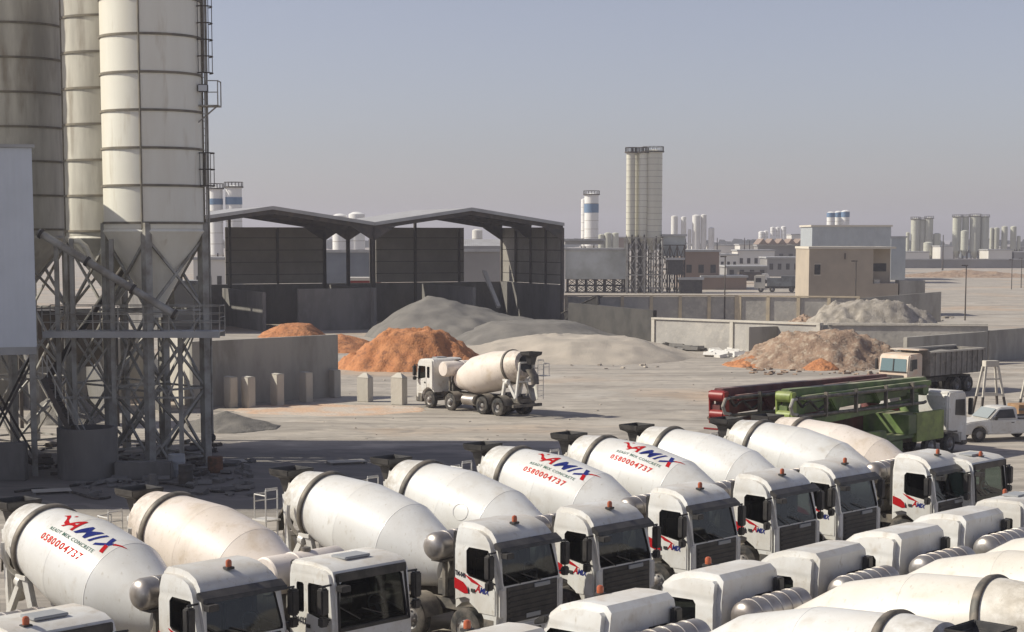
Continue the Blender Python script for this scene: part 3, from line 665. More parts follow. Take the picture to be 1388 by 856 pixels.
# ------------------------------------------------------------------ ground, sky, haze
def ground_material():
    m = mat("yard_ground", (.415, .37, .315), (.355, .32, .28), scale=.055, rough=.95, lo=.38, hi=.62, c3=(.485, .43, .36), s3=.35, lo3=.5, hi3=.72, bump=.25, bscale=2.2, world=True)
    nt = m.node_tree; L = nt.links; b = nt.nodes["Principled BSDF"]
    src = b.inputs["Base Color"].links[0].from_socket
    ge = _n(nt, "ShaderNodeNewGeometry")
    def layer(src, col, scale, stretch, rot, lo, hi, amt, dist=.0):
        mp = _n(nt, "ShaderNodeMapping"); mp.inputs["Scale"].default_value = stretch; mp.inputs["Rotation"].default_value = (0, 0, rot)
        L.new(ge.outputs["Position"], mp.inputs["Vector"])
        nz = _n(nt, "ShaderNodeTexNoise"); nz.inputs["Scale"].default_value = scale; nz.inputs["Detail"].default_value = 7; nz.inputs["Distortion"].default_value = dist
        L.new(mp.outputs[0], nz.inputs["Vector"])
        mr = _n(nt, "ShaderNodeMapRange"); mr.inputs["From Min"].default_value = lo; mr.inputs["From Max"].default_value = hi; mr.inputs["To Max"].default_value = amt
        L.new(nz.outputs["Fac"], mr.inputs["Value"])
        mx = _n(nt, "ShaderNodeMix", data_type='RGBA'); L.new(mr.outputs[0], mx.inputs["Factor"]); L.new(src, mx.inputs[6]); mx.inputs[7].default_value = c4(col)
        return mx.outputs[2]
    src = layer(src, (.23, .205, .175), .16, (.22, 2.2, 1), R(8), .50, .64, .68, 1.2)      # long wheel marks
    src = layer(src, (.24, .215, .185), .3, (.16, 2.6, 1), R(-28), .52, .63, .62, 1.6)
    src = layer(src, (.20, .18, .155), .22, (.5, .9, 1), R(30), .56, .66, .5, .8)
    src = layer(src, (.50, .33, .20), .05, (1, 1, 1), 0, .54, .68, .55)                     # orange sand trodden in
    src = layer(src, (.60, .55, .48), 1.4, (.5, 1.6, 1), R(12), .55, .7, .5)
    src = layer(src, (.17, .155, .14), .9, (1, 1, 1), 0, .60, .72, .7)
    src = layer(src, (.19, .17, .15), .33, (1, 1.3, 1), R(20), .60, .68, .6, .6)
    src = layer(src, (.52, .485, .43), .12, (1, 1, 1), 0, .56, .7, .55, .5)
    # painted shade: ground colour darkened where the plant's shadow band falls
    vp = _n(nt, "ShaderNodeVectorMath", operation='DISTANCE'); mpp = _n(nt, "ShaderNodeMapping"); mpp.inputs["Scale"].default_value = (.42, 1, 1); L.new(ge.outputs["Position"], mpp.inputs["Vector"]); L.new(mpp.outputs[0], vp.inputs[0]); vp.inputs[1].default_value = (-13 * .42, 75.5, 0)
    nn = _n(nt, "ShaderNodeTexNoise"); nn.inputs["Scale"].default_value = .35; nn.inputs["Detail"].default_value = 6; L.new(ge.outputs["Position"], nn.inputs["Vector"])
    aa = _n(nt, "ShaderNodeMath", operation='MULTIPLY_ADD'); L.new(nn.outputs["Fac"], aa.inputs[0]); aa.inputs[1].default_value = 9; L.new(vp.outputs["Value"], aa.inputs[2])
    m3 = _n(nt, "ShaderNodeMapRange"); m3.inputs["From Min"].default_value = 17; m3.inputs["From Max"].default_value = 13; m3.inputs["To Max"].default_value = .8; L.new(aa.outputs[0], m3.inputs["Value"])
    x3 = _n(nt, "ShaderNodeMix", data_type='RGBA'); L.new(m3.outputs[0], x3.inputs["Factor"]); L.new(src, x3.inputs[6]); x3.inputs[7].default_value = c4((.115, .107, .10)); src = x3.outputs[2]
    # curved turning marks
    vm = _n(nt, "ShaderNodeVectorMath", operation='DISTANCE'); c0 = G(720, 500); vm.inputs[1].default_value = (c0.x + 6, c0.y + 6, 0); L.new(ge.outputs["Position"], vm.inputs[0])
    nz = _n(nt, "ShaderNodeTexNoise"); nz.inputs["Scale"].default_value = .25; L.new(ge.outputs["Position"], nz.inputs["Vector"])
    ad = _n(nt, "ShaderNodeMath", operation='MULTIPLY_ADD'); L.new(nz.outputs["Fac"], ad.inputs[0]); ad.inputs[1].default_value = 5; L.new(vm.outputs["Value"], ad.inputs[2])
    cb = _n(nt, "ShaderNodeCombineXYZ"); L.new(ad.outputs[0], cb.inputs[0])
    n2 = _n(nt, "ShaderNodeTexNoise"); n2.inputs["Scale"].default_value = 1.1; n2.inputs["Detail"].default_value = 3; L.new(cb.outputs[0], n2.inputs["Vector"])
    mr = _n(nt, "ShaderNodeMapRange"); mr.inputs["From Min"].default_value = .52; mr.inputs["From Max"].default_value = .64; mr.inputs["To Max"].default_value = .62; L.new(n2.outputs["Fac"], mr.inputs["Value"])
    mx = _n(nt, "ShaderNodeMix", data_type='RGBA'); L.new(mr.outputs[0], mx.inputs["Factor"]); L.new(src, mx.inputs[6]); mx.inputs[7].default_value = c4((.28, .25, .22))
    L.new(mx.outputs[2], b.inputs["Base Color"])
    return m
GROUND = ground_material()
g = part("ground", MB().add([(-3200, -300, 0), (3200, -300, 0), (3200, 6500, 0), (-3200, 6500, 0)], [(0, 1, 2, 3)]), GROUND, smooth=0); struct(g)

SUN_AZ = math.atan2(.02, -1.0); SUN_EL = R(39)
sv = Vector((math.cos(SUN_AZ) * math.cos(SUN_EL), math.sin(SUN_AZ) * math.cos(SUN_EL), math.sin(SUN_EL)))
sd = bpy.data.lights.new("sun", 'SUN'); sd.energy = 5.0; sd.angle = R(.55); sd.color = (1.0, .94, .80)
so = bpy.data.objects.new("sun", sd); C.objects.link(so); so.rotation_euler = (-sv).to_track_quat('-Z', 'Y').to_euler()
nt = W0.node_tree; L = nt.links; bg = nt.nodes["Background"]
sky = nt.nodes.new("ShaderNodeTexSky"); sky.sky_type = 'NISHITA'; sky.sun_disc = False; sky.sun_elevation = SUN_EL
sky.sun_rotation = math.pi / 2 - SUN_AZ     # measured clockwise from +Y
sky.air_density = 1.0; sky.dust_density = 1.3; sky.ozone_density = 3.5; sky.altitude = 600
hs = nt.nodes.new("ShaderNodeHueSaturation"); hs.inputs["Saturation"].default_value = .62
L.new(sky.outputs[0], hs.inputs["Color"]); tn = nt.nodes.new('ShaderNodeMix'); tn.data_type = 'RGBA'; tn.blend_type = 'MULTIPLY'; tn.inputs[0].default_value = 1; tn.inputs[7].default_value = (1.05, .96, 1.0, 1)
L.new(hs.outputs[0], tn.inputs[6]); L.new(tn.outputs[2], bg.inputs[0]); bg.inputs[1].default_value = .10
vs_ = sc.view_settings; vs_.view_transform = 'Standard'; vs_.look = 'None'; vs_.gamma = 1; vs_.exposure = .03; vs_.use_curve_mapping = False

hz = MB().box(-2600, -40, -1, 2600, 4200, 60)
hm = bpy.data.materials.new("haze_air"); hm.use_nodes = True; n = hm.node_tree; n.nodes.clear()
o_ = n.nodes.new("ShaderNodeOutputMaterial"); pv = n.nodes.new("ShaderNodeVolumePrincipled"); pv.inputs["Density"].default_value = .00036
pv.inputs["Color"].default_value = (.90, .88, .97, 1); pv.inputs["Anisotropy"].default_value = .2
n.links.new(pv.outputs[0], o_.inputs["Volume"])
ho = part("haze", hz, hm, smooth=0); ho['kind'] = 'stuff'; ho['label'] = "pale dusty air fading the far plants"; ho.visible_shadow = True

# ------------------------------------------------------------------ the cement plant at the left
def silo(name_label, base, r, z0, z1, mats=(SILOM, HOOP), pitch=1.62, zref=None, cone=3.6, legs=True, group=None, leg_r=.16, seam_az=None, top=True, n=48, legang=R(-43), brace=True, rim=False):
    t = thing("silo", name_label, "silo", (base[0], base[1], 0), 0, group)
    def body():
        m = MB(); z = z0; pr = [(z0, r)]; mi = []
        zz = zref if zref is not None else z0 + .3
        while zz < z0: zz += pitch
        while zz < z1 - .3:
            pr += [(zz - .05, r), (zz - .05, r + .055), (zz + .05, r + .055), (zz + .05, r)]; mi += [0, 1, 1, 1]; zz += pitch
        pr += [(z1, r), (z1 + .5, r * .35), (z1 + .55, 0)]; mi += [0, 0, 0]
        m.lathe(pr, (0, 0, 0), (0, 0, 1), n=n, mis=mi)
        if seam_az is not None:
            for a in seam_az:
                x, y = (r + .02) * math.cos(a), (r + .02) * math.sin(a); m.tube((x, y, z0), (x, y, z1), .045, 6, mi=1)
        return m
    part("shell", body, list(mats), t)
    if cone: part("hopper", lambda: MB().lathe([(z0, r - .02), (z0 - .12, r + .05), (z0 - .25, r - .04), (z0 - cone, .28), (z0 - cone - .35, .28), (z0 - cone - .36, 0)], (0, 0, 0), (0, 0, 1), n=n), mats[0], t)
    if rim:
        def rl():
            m = MB(); k = 20; zt = z1 + .05
            for i in range(k):
                g0, g1 = 2 * math.pi * i / k, 2 * math.pi * (i + 1) / k; a = Vector(((r + .05) * math.cos(g0), (r + .05) * math.sin(g0), zt)); b = Vector(((r + .05) * math.cos(g1), (r + .05) * math.sin(g1), zt))
                m.bar(a, a + Vector((0, 0, 1.1)), .06); 
                for h in (.1, .6, 1.1): m.bar(a + Vector((0, 0, h)), b + Vector((0, 0, h)), .05)
            return m
        part("railing", rl, STEELD, t)
    if legs:
        pts = []
        for k in range(4):
            g = legang + math.pi / 4 + k * math.pi / 2; pts.append(Vector(((r - .05) * math.cos(g), (r - .05) * math.sin(g), 0)))
        for p in pts:
            part("leg", MB().bar(p, p + Vector((0, 0, z0 + .25)), leg_r * 2, leg_r * 2, up=(math.cos(legang), math.sin(legang), 0)), STEEL, t)
        if brace:
            for k in range(4):
                a, b = pts[k], pts[(k + 1) % 4]; m = MB()
                zs = [.4, (z0) * .33, z0 * .66, z0 - .4]
                for z_, z2 in zip(zs, zs[1:]):
                    m.bar((a.x, a.y, z_), (b.x, b.y, z2), .11); m.bar((b.x, b.y, z_), (a.x, a.y, z2), .10)
                    m.bar((a.x, a.y, z_), (b.x, b.y, z_), .09)
                part("brace", m, STEEL, t, weld=False)
    return t
def CX(px, Yd, z=8.0):   # centre of something round seen at pixel column px
    d = ray(px, 320); return d.x / d.y * Yd
gs = "tall cement silos of the plant on the left"
rx = A(209, 300, 79.5)
silo("tall cream silo nearest the camera with dark hoops and a cone hopper", (rx.x, rx.y), 2.2, 10.6, 27, zref=10.85, group=gs, seam_az=[R(-92), R(5)], mats=(SILOM, HOOP), leg_r=.17)
mx_ = A(154, 300, 83.5)
silo("narrow looking cream silo between two others with a sunlit left edge", (mx_.x, mx_.y), 2.2, 10.3, 27.5, zref=10.5, group=gs, seam_az=[R(-158)], mats=(SILOD, HOOP), leg_r=.15, cone=2.9)
lx = A(27, 300, 87)
silo("dusty silo at the left frame edge rising behind the clad box", (lx.x, lx.y), 2.25, 10.3, 28, zref=10.6, group=gs, seam_az=[R(-106)], mats=(SILOD, HOOP), leg_r=.15, cone=2.9)

def plant():
    Yb = 75.5; s = 2400 / Yb
    a = A(-60, 470, Yb); b = A(50, 470, Yb); zt = A(40, 200, Yb).z; zb = b.z
    t = thing("batching_house", "pale corrugated clad box on steel legs beside the left frame edge", "plant building", (b.x, b.y, 0), 0)
    w = b.x - a.x
    t.rotation_euler.z = R(15.5)
    part("cladding", MB().box(-w, 0, zb, 0, 5.0, zt), CLAD, t, bevel=.02)
    part("roof", MB().box(-w - .1, -.12, zt + .003, .12, 5.1, zt + .14), FASC, t)
    part("floor_frame", MB().box(-w, .02, zb - .32, -.02, .25, zb - .003).box(-w, 4.7, zb - .32, -.02, 4.95, zb - .003).box(-.3, .26, zb - .32, -.05, 4.69, zb - .003), FASC, t)
    for x in (-.2, -2.6, -w + .3):
        for y in (.15, 4.8): part("leg", MB().box(x - .12, y - .12, 0, x + .12, y + .12, zb - .33), STEEL, t)
    for y in (.15, 4.8):
        m = MB()
        for x0, x1 in ((-.2, -2.6), (-2.6, -w + .3)):
            m.bar((x0, y, .3), (x1, y, zb - .6), .1); m.bar((x1, y, .3), (x0, y, zb - .6), .1)
        part("brace", m, STEELD, t, weld=False)
    return t
plant()
# the rest of the plant, just outside the frame: it throws the long shade over the yard
for lab, x, y in (("cream silo of the plant outside the left frame edge, nearest the trucks", -27.5, 68.8), ("cream silo of the plant outside the left frame edge, second row", -31.5, 73.2), ("cream silo of the plant outside the left frame edge, far left one", -36, 70.6), ("cream silo of the plant outside the left frame edge beside the dusty silo", -29.6, 84.6)):
    silo(lab, (x, y), 2.25, 10.3, 28, zref=10.6, group=gs, seam_az=[R(-106)], mats=(SILOM, HOOP), leg_r=.15)
t = thing("plant_hall", "low cement hall outside the left frame edge", "plant building", (-36, 67, 0), 0)
part("wall", MB().box(0, 0, 0, 10.5, 17, 9.2), CLAD, t); part("roof", MB().box(-.2, -.2, 9.203, 10.7, 17.2, 9.5), FASC, t)
def frame_tower():
    """the open steel frame with the walkway under the silos"""
    p0 = A(58, 452, 77.0); p1 = A(298, 440, 77.0)
    t = thing("steel_walkway", "steel walkway with railing below the silo hoppers", "walkway", (p0.x, 77.0, 0), 0)
    Lx = p1.x - p0.x; z = 6.15
    part("deck", MB().box(0, -.1, z - .28, Lx, -.02, z + .0).box(0, 1.3, z - .28, Lx, 1.38, z).box(0, -.02, z - .05, Lx, 1.3, z - .01), FASC, t)
    def rail():
        m = MB(); x = 0
        while x <= Lx + .01:
            m.bar((x, -.06, z), (x, -.06, z + 1.1), .045); m.bar((x, 1.34, z), (x, 1.34, z + 1.1), .045); x += Lx / 7
        for y in (-.06, 1.34):
            for h in (.4, .75, 1.1): m.bar((0, y, z + h), (Lx, y, z + h), .035)
        m.bar((Lx, -.06, z + 1.1), (Lx, 1.34, z + 1.1), .035); m.bar((Lx, -.06, z + .6), (Lx, 1.34, z + .6), .035)
        return m
    part("railing", rail, STEEL, t, weld=False)
    for px_ in (74, 95, 149, 240):
        x = A(px_, 440, 77).x - p0.x
        part("leg", MB().box(x - .09, .5, 0, x + .09, .68, z + (4 if px_ < 150 else 0)), STEEL, t)
    m = MB()
    xs = [A(q, 440, 77).x - p0.x for q in (58, 95, 149, 172, 222, 258)]
    for i, (x0, x1) in enumerate(zip(xs, xs[1:])):
        if i != 2: m.bar((x0, .6, z - .3), (x1, .6, 3.2), .07)
        m.bar((x1, .6, z - .3), (x0, .6, 3.2), .07)
        if i % 2: m.bar((x0, .62, 3.2), (x1, .62, .4), .07)
        m.bar((x0, .6, 3.2), (x1, .6, 3.2), .09)
    part("brace", m, STEEL, t, weld=False)
frame_tower()
def screw_tube(label, pts, r, m_, brackets=True):
    base = Vector((pts[0][0], pts[0][1], 0)); t = thing("screw_conveyor", label, "conveyor", base)
    q = [Vector(p) - base for p in pts]
    part("tube", MB().path(q, r, 12), m_, t)
    d = (q[-1] - q[0])
    for k in (.02, .35, .68, .98):
        c = q[0] + d * k
        if len(q) == 2: part("flange", MB().tube(c - d.normalized() * .06, c + d.normalized() * .06, r * 1.35, 12), STEELD, t)
screw_tube("long grey inclined screw conveyor descending from the clad box to the silo hopper", [A(52, 314, 76.2), A(240, 428, 76.2)], .17, STEEL)
screw_tube("short pale curved pipe beneath the middle silo", [A(93, 326, 80), A(108, 327, 80), A(116, 334, 80), A(128, 358, 80)], .13, SILOM)
screw_tube("dark slanting screw conveyor lower behind the walkway", [A(60, 520, 80), A(190, 330, 81)], .15, STEELD)
def cage_ladder():
    Yl = 79.6; b = A(283, 560, Yl)
    t = thing("caged_ladder", "caged access ladder running up the right side of the silo", "ladder", (b.x, b.y, 0))
    x0 = -.02
    def rails():
        m = MB()
        for dx in (-.36, .06): m.bar((dx, 0, 6.2), (dx, 0, 27), .05)
        z = 6.4
        while z < 27: m.bar((-.36, 0, z), (.06, 0, z), .03); z += .32
        return m
    part("rails", rails, STEEL, t, weld=False)
    def cage(z0, z1, st):
        m = MB(); z = z0
        while z <= z1:
            pts = [Vector((-.36 + .0, -.0, z))] + [Vector((-.08 + .36 * math.cos(g), -.38 + .36 * math.sin(g), z)) for g in [R(150 + 20 * k) for k in range(13)]] + [Vector((.08, 0, z))]
            m.path(pts, .03, 5); z += st
        for g in (R(190), R(230), R(270), R(310), R(350)):
            m.bar((-.08 + .36 * math.cos(g), -.38 + .36 * math.sin(g), z0), (-.08 + .36 * math.cos(g), -.38 + .36 * math.sin(g), z - st), .03)
        return m
    za = A(290, 252, Yl).z; zb = A(290, 200, Yl).z; zc = A(290, 100, Yl).z
    for z0, z1 in ((za, zb), (zc, 27)):
        o = part("cage", cage(z0, z1, .72), STEELD, t, weld=False)
        o.location = (.22, 0, 0); 
    zp = A(290, 143, Yl).z
    part("landing", MB().box(-.3, -.6, zp - .06, .75, .3, zp).bar((-.3, -.58, zp - .9), (.7, -.58, zp - .06), .06), STEEL, t, weld=False)
    part("landing_rail", MB().bar((.73, -.58, zp), (.73, -.58, zp + 1.05), .045).bar((.73, .28, zp), (.73, .28, zp + 1.05), .045).bar((.2, -.58, zp), (.2, -.58, zp + 1.05), .045).bar((.2, -.58, zp + 1.05), (.73, -.58, zp + 1.05), .045).bar((.73, -.58, zp + 1.05), (.73, .28, zp + 1.05), .045).bar((.2, -.58, zp + .55), (.73, -.58, zp + .55), .04), STEEL, t, weld=False)
    f = thing("floodlight", "dark floodlight fixed on the ladder landing beside the silo", "lamp", (b.x + .1, b.y - .62, zp + .55))
    part("housing", MB().box(-.22, -.12, 0, .22, .1, .34), BLACK, f, bevel=.03); part("lens", MB().box(-.19, -.135, .04, .19, -.122, .30), LAMPG, f); part("bracket", MB().bar((0, .1, .17), (0, .6, .0), .05), STEELD, f)
    q = thing("filling_pipe", "thin vertical filling pipe with hooked lower end right of the silo", "pipe", (b.x + .1, b.y + .3, 0))
    part("pipe", MB().path([(.0, 0, 27), (0, 0, 1.6), (.02, 0, 1.3)], .055, 8), STEEL, q)
    part("coupling", MB().lathe([(1.0, .05), (1.1, .15), (1.25, .15), (1.35, .06)], (0, 0, 0), (0, 0, 1), n=10), STEELD, q)
    part("hook", MB().path([(0, 0, 1.05), (.02, 0, .8), (.1, -.02, .62), (.24, -.03, .52)], .035, 6), STEELD, q)
cage_ladder()
def tank_low():
    p = G(109, 652); 
    t = thing("concrete_ring_tank", "low round grey concrete tank under the plant", "tank", (p.x, p.y + 1.3, 0))
    part("wall", MB().lathe([(0, 1.25), (2.15, 1.25), (2.15, 1.1), (.3, 1.1), (.3, 0)], n=40), CONCD, t)
    a = A(58, 513, 74.5); b = G(130, 648); b.y = 74.5
    s = thing("steel_stair", "steep steel stair with railing in front of the round concrete tank", "stairs", (b.x, 74.5, 0))
    d = a - b
    for y in (0, .75):
        m = MB(); m.bar((0, y, 0), (d.x, y, a.z), .05, .22); part("stringer", m, STEELD, s)
        m = MB(); m.bar((0, y, .95), (d.x, y, a.z + .95), .045)
        for k in range(5): m.bar((d.x * k / 4, y, a.z * k / 4), (d.x * k / 4, y, a.z * k / 4 + .95), .04)
        part("railing", m, STEEL, s, weld=False)
    m = MB()
    for k in range(1, 17): m.box(d.x * k / 17 - .12, .03, a.z * k / 17 - .02, d.x * k / 17 + .12, .72, a.z * k / 17 + .02)
    part("treads", m, STEELD, s, weld=False)
    # block walls and clutter in the shade
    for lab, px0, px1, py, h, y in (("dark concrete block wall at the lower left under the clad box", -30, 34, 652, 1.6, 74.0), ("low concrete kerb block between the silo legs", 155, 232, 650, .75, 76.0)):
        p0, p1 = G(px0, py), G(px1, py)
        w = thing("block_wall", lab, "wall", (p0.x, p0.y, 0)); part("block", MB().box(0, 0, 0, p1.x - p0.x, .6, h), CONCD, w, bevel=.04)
    # parts of the frame on the ground
    for i, (lab, px, py, r, h, m_) in enumerate((("small blue grey steel drum beside the silo leg", 240, 645, .36, .95, GREYP), ("short round bollard in front of the kerb block", 207, 662, .16, .6, CONCD), ("upright grey cylinder in the shade right of the bollard", 252, 655, .3, .8, STEELD), ("rusty open barrel at the foot of the hooked pipe", 292, 640, .33, .7, mat("rust", (.20, .10, .06), (.10, .07, .05), scale=4, rough=.9)))):
        p = G(px, py); b_ = thing("barrel", lab, "barrel", p, 0, "drums and barrels below the plant")
        part("shell", MB().lathe([(0, 0), (0, r), (h * .33, r), (h * .34, r * 1.04), (h * .36, r), (h * .66, r), (h * .67, r * 1.04), (h * .69, r), (h, r), (h, r * .9), (h - .04, 0)], n=20), m_, b_)
    for lab, px, py, sx, sy in (("thin pallet lying flat in the shadow right of the barrels", 312, 628, 1.4, .9), ("flat steel plate on the shaded ground left of the drums", 70, 668, 1.5, .8), ("flat board lying in the shadow behind the second plain drum", 470, 628, 1.7, .8)):
        p = G(px, py); b_ = thing("pallet", lab, "pallet", p, R(20), "flat boards on the ground")
        m = MB()
        for k in range(5): m.box(-sx/2, -sy/2 + k * sy/4.6, .1, sx/2, -sy/2 + k * sy/4.6 + sy*.14, .13)
        part("boards", m, CONCL, b_, weld=False); part("bearers", MB().box(-sx/2, -sy/2, 0, -sx/2 + .1, sy/2, .098).box(sx/2 - .1, -sy/2, 0, sx/2, sy/2, .098), CONCD, b_)
    for lab, (x0, y0), (x1, y1), bend in (("black hose winding over the shaded ground by the beige drum", (95, 660), (330, 660), 2.0), ("thin dark hose beside the round tank", (20, 668), (150, 672), 1.2)):
        a_, b_ = G(x0, y0), G(x1, y1); pts = []
        for k in range(25):
            u = k / 24; pts.append(a_.lerp(b_, u) + Vector((.3 * math.sin(9 * u), bend * math.sin(5 * u) * .7 + .4 * math.sin(13 * u), .06)))
        o = part("hose", MB().path(pts, .05, 6), RUBBER); tag(o, lab, "hose")
tank_low()
# ------------------------------------------------------------------ mounds
def mound(name, label, cat, px0, px1, py, ptop, material, depth=None, rz=0.0, seed=1, rough=.12, flat=.0, res=56, kind=None, lumps=1.0, xoff=0, power=1.0, hh=None, skew=0.0):
    a, b = G(px0, py), G(px1, py); w = (b - a).length; d = depth or w * .8
    cx, cy = (a.x + b.x) / 2, (a.y + b.y) / 2 + d * .42
    h = hh or A((px0 + px1) / 2, ptop, cy).z
    t = MB(); n = res; vs = []; 
    for j in range(n + 1):
        for i in range(n + 1):
            u = -1.08 + 2.16 * i / n; v = -1.08 + 2.16 * j / n
            if skew: u0 = u; uw = (u - skew) / (1 - skew) if u > skew else (u - skew) / (1 + skew)
            else: uw = u
            q = Vector((u * 1.6 + seed * 7.3, v * 1.6, seed))
            rr = math.hypot(uw, v) + .16 * noise.noise(q * 1.1) + .05 * noise.noise(q * 4)
            k = max(0.0, 1 - rr) ** power
            if flat: k = min(k, (1 - flat) + .15 * (k - (1 - flat))) / (1 - flat)
            z = k * h
            if k > 0:
                e = min(1, k * 5)
                z += e * h * rough * (noise.noise(q * 3.1) * 1.0 + .5 * noise.noise(q * 8) + .30 * lumps * noise.noise(q * 19) + .18 * lumps * noise.noise(q * 41))
            else: z = -.15
            vs.append((u * w / 2, v * d / 2, max(z, -.15)))
    fs = [(j*(n+1)+i, j*(n+1)+i+1, (j+1)*(n+1)+i+1, (j+1)*(n+1)+i) for j in range(n) for i in range(n)]
    t.add(vs, fs)
    o = part(name, t, material, smooth=180, weld=False); o.location = (cx, cy, 0); o.rotation_euler = (0, 0, rz)
    tag(o, label, cat, kind=kind); return o
SANDO = mat("orange_sand", (.52, .23, .10), (.42, .17, .07), scale=.8, rough=.95, c3=(.27, .12, .06), s3=2.0, lo3=.50, hi3=.66, bump=1.0, bscale=6)
GRAVD = mat("grey_and_shaded_gravel", (.20, .186, .168), (.155, .145, .132), scale=.5, rough=.95, bump=.5, bscale=14)  # on the shed piles this darker grey paints shade onto pale gravel
GRAVL = mat("pale_gravel", (.45, .395, .33), (.37, .33, .28), scale=.35, rough=.95, bump=.5, bscale=9)
EARTH = mat("brown_earth", (.34, .235, .165), (.23, .155, .11), scale=.7, rough=.95, c3=(.46, .38, .29), s3=2.2, lo3=.5, hi3=.7, bump=1.0, bscale=5)
RUBBLE = mat("grey_rubble", (.40, .36, .31), (.27, .24, .20), scale=1.2, rough=.95, bump=1.0, bscale=8)
mound("sand_pile", "large orange sand pile in front of the open sheds", "sand pile", 448, 662, 503, 449, SANDO, depth=11, seed=3, flat=.42, rough=.13)
mound("sand_pile", "small orange sand pile inside the left shed bay", "sand pile", 345, 440, 458, 439, SANDO, depth=9, seed=5, rough=.05, flat=.4)
mound("sand_pile", "low brown sand heap in shade behind the near concrete wall", "sand pile", 395, 520, 478, 450, SANDO, depth=8, seed=8, rough=.06)
mound("gravel_pile", "gravel pile coloured dark as if shaded, heaped in the right shed", "gravel pile", 490, 800, 461, 400, GRAVD, depth=24, seed=4, rough=.06, lumps=.6, power=.85, skew=-.45)
mound("gravel_pile", "lower grey gravel pile by the shed's right post", "gravel pile", 590, 870, 468, 436, GRAVD, depth=22, seed=6, rough=.06, lumps=.6, flat=.4)
mound("gravel_pile", "broad pale gravel pile spreading onto the yard right of the orange sand", "gravel pile", 590, 965, 492, 457, GRAVL, depth=22, seed=9, rough=.12, lumps=.8, flat=.45, skew=.1, power=1.0)
mound("gravel_pile", "low pale gravel swell directly behind the lone mixer truck", "gravel pile", 650, 860, 486, 455, GRAVL, depth=13, seed=12, rough=.14, lumps=.8, flat=.35)
mound("gravel_pile", "small dark grey gravel heap beside the silo leg", "gravel pile", 222, 372, 586, 556, GRAVD, depth=6, seed=2, rough=.05)
mound("earth_pile", "big brown earth pile with clods behind the pump trucks", "earth pile", 1010, 1245, 500, 453, EARTH, depth=12, seed=14, flat=.45, rough=.2)
mound("earth_pile", "spill of reddish earth at the left foot of the brown pile", "earth pile", 985, 1085, 498, 478, SANDO, depth=6, seed=21, rough=.15)
mound("sand_pile", "small orange sand pile at the foot of the brown earth pile", "sand pile", 1086, 1150, 502, 485, SANDO, depth=3.2, seed=15, rough=.08)
mound("rubble_pile", "long grey rubble pile behind the pale boundary wall", "rubble pile", 1090, 1285, 443, 413, RUBBLE, depth=12, seed=17, flat=.55, rough=.3)
mound("rubble_pile", "small reddish rubble heap left of the long rubble pile", "rubble pile", 1070, 1120, 440, 424, EARTH, depth=6, seed=18, rough=.2)
mound("sand_spill", "thin layer of orange sand spread before the concrete posts", "sand", 300, 570, 562, 550, mat('pale_orange_sand', (.56, .38, .26), (.52, .45, .38), scale=.5, rough=.95, bump=.5, bscale=5, lo=.42, hi=.6), depth=7.5, seed=22, rough=.35, kind='stuff', hh=.10)
# ------------------------------------------------------------------ concrete walls
def wall(label, pa, pb, h, th=.35, m=CONC, name="concrete_wall", pil=None, pilm=None, cop=None, copm=None, h2=None, back=1):
    a = Vector((pa[0], pa[1], 0)); b = Vector((pb[0], pb[1], 0)); d = b - a; ln = d.length; rz = math.atan2(d.y, d.x)
    t = thing(name, label, "wall", a, rz); h2 = h2 or h
    part("panel", MB().add([(0, 0, 0), (ln, 0, 0), (ln, th, 0), (0, th, 0), (0, 0, h), (ln, 0, h2), (ln, th, h2), (0, th, h)], [(0,3,2,1),(4,5,6,7),(0,1,5,4),(1,2,6,5),(2,3,7,6),(3,0,4,7)]), m, t, bevel=.02)
    if pil:
        k = max(1, round(ln / pil))
        for i in range(k + 1):
            x = min(ln - .2, max(.2, ln * i / k)); hh = h + (h2 - h) * x / ln
            part("pilaster", MB().box(x - .2, -.14, 0, x + .2, -.003, hh + .05), pilm or m, t, key=None)
    if cop: 
        part("coping", MB().add([(0, -.16, h + .055), (ln, -.16, h2 + .055), (ln, th + .03, h2 + .055), (0, th + .03, h + .055), (0, -.16, h + .22), (ln, -.16, h2 + .22), (ln, th + .03, h2 + .22), (0, th + .03, h + .22)], [(0,3,2,1),(4,5,6,7),(0,1,5,4),(1,2,6,5),(2,3,7,6),(3,0,4,7)]), copm or m, t)
    return t
GA = R(24)                                     # direction of the shed fronts, from +X
AC = Vector((math.cos(GA), math.sin(GA), 0)); BK = Vector((-math.sin(GA), math.cos(GA), 0))
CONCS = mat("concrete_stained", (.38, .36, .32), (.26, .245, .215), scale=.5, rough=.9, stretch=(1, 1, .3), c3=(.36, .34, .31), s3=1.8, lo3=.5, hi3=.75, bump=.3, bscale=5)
a = G(262, 553); b = G(459, 537)
wall("long grey concrete retaining wall behind the row of posts", a, b, 4.0, m=CONCS)
w_ = G(459, 537) + AC * .0
q = G(262, 553) + BK * .05 - AC * .02
wall("pale lit return wall running back from the retaining wall behind the silo legs", q + BK * 9, q + BK * .36 , 4.0, .35, CONCL, name="concrete_wall")
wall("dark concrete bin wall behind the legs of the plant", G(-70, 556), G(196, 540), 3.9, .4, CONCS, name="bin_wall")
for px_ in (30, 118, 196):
    q = G(px_, 549); wall("concrete bin divider behind the plant, %s" % {30: "leftmost", 118: "under the middle silo", 196: "nearest the pale return wall"}[px_], q, q - BK * 5.5, 3.9, .35, CONCD, name="bin_wall", h2=1.6)
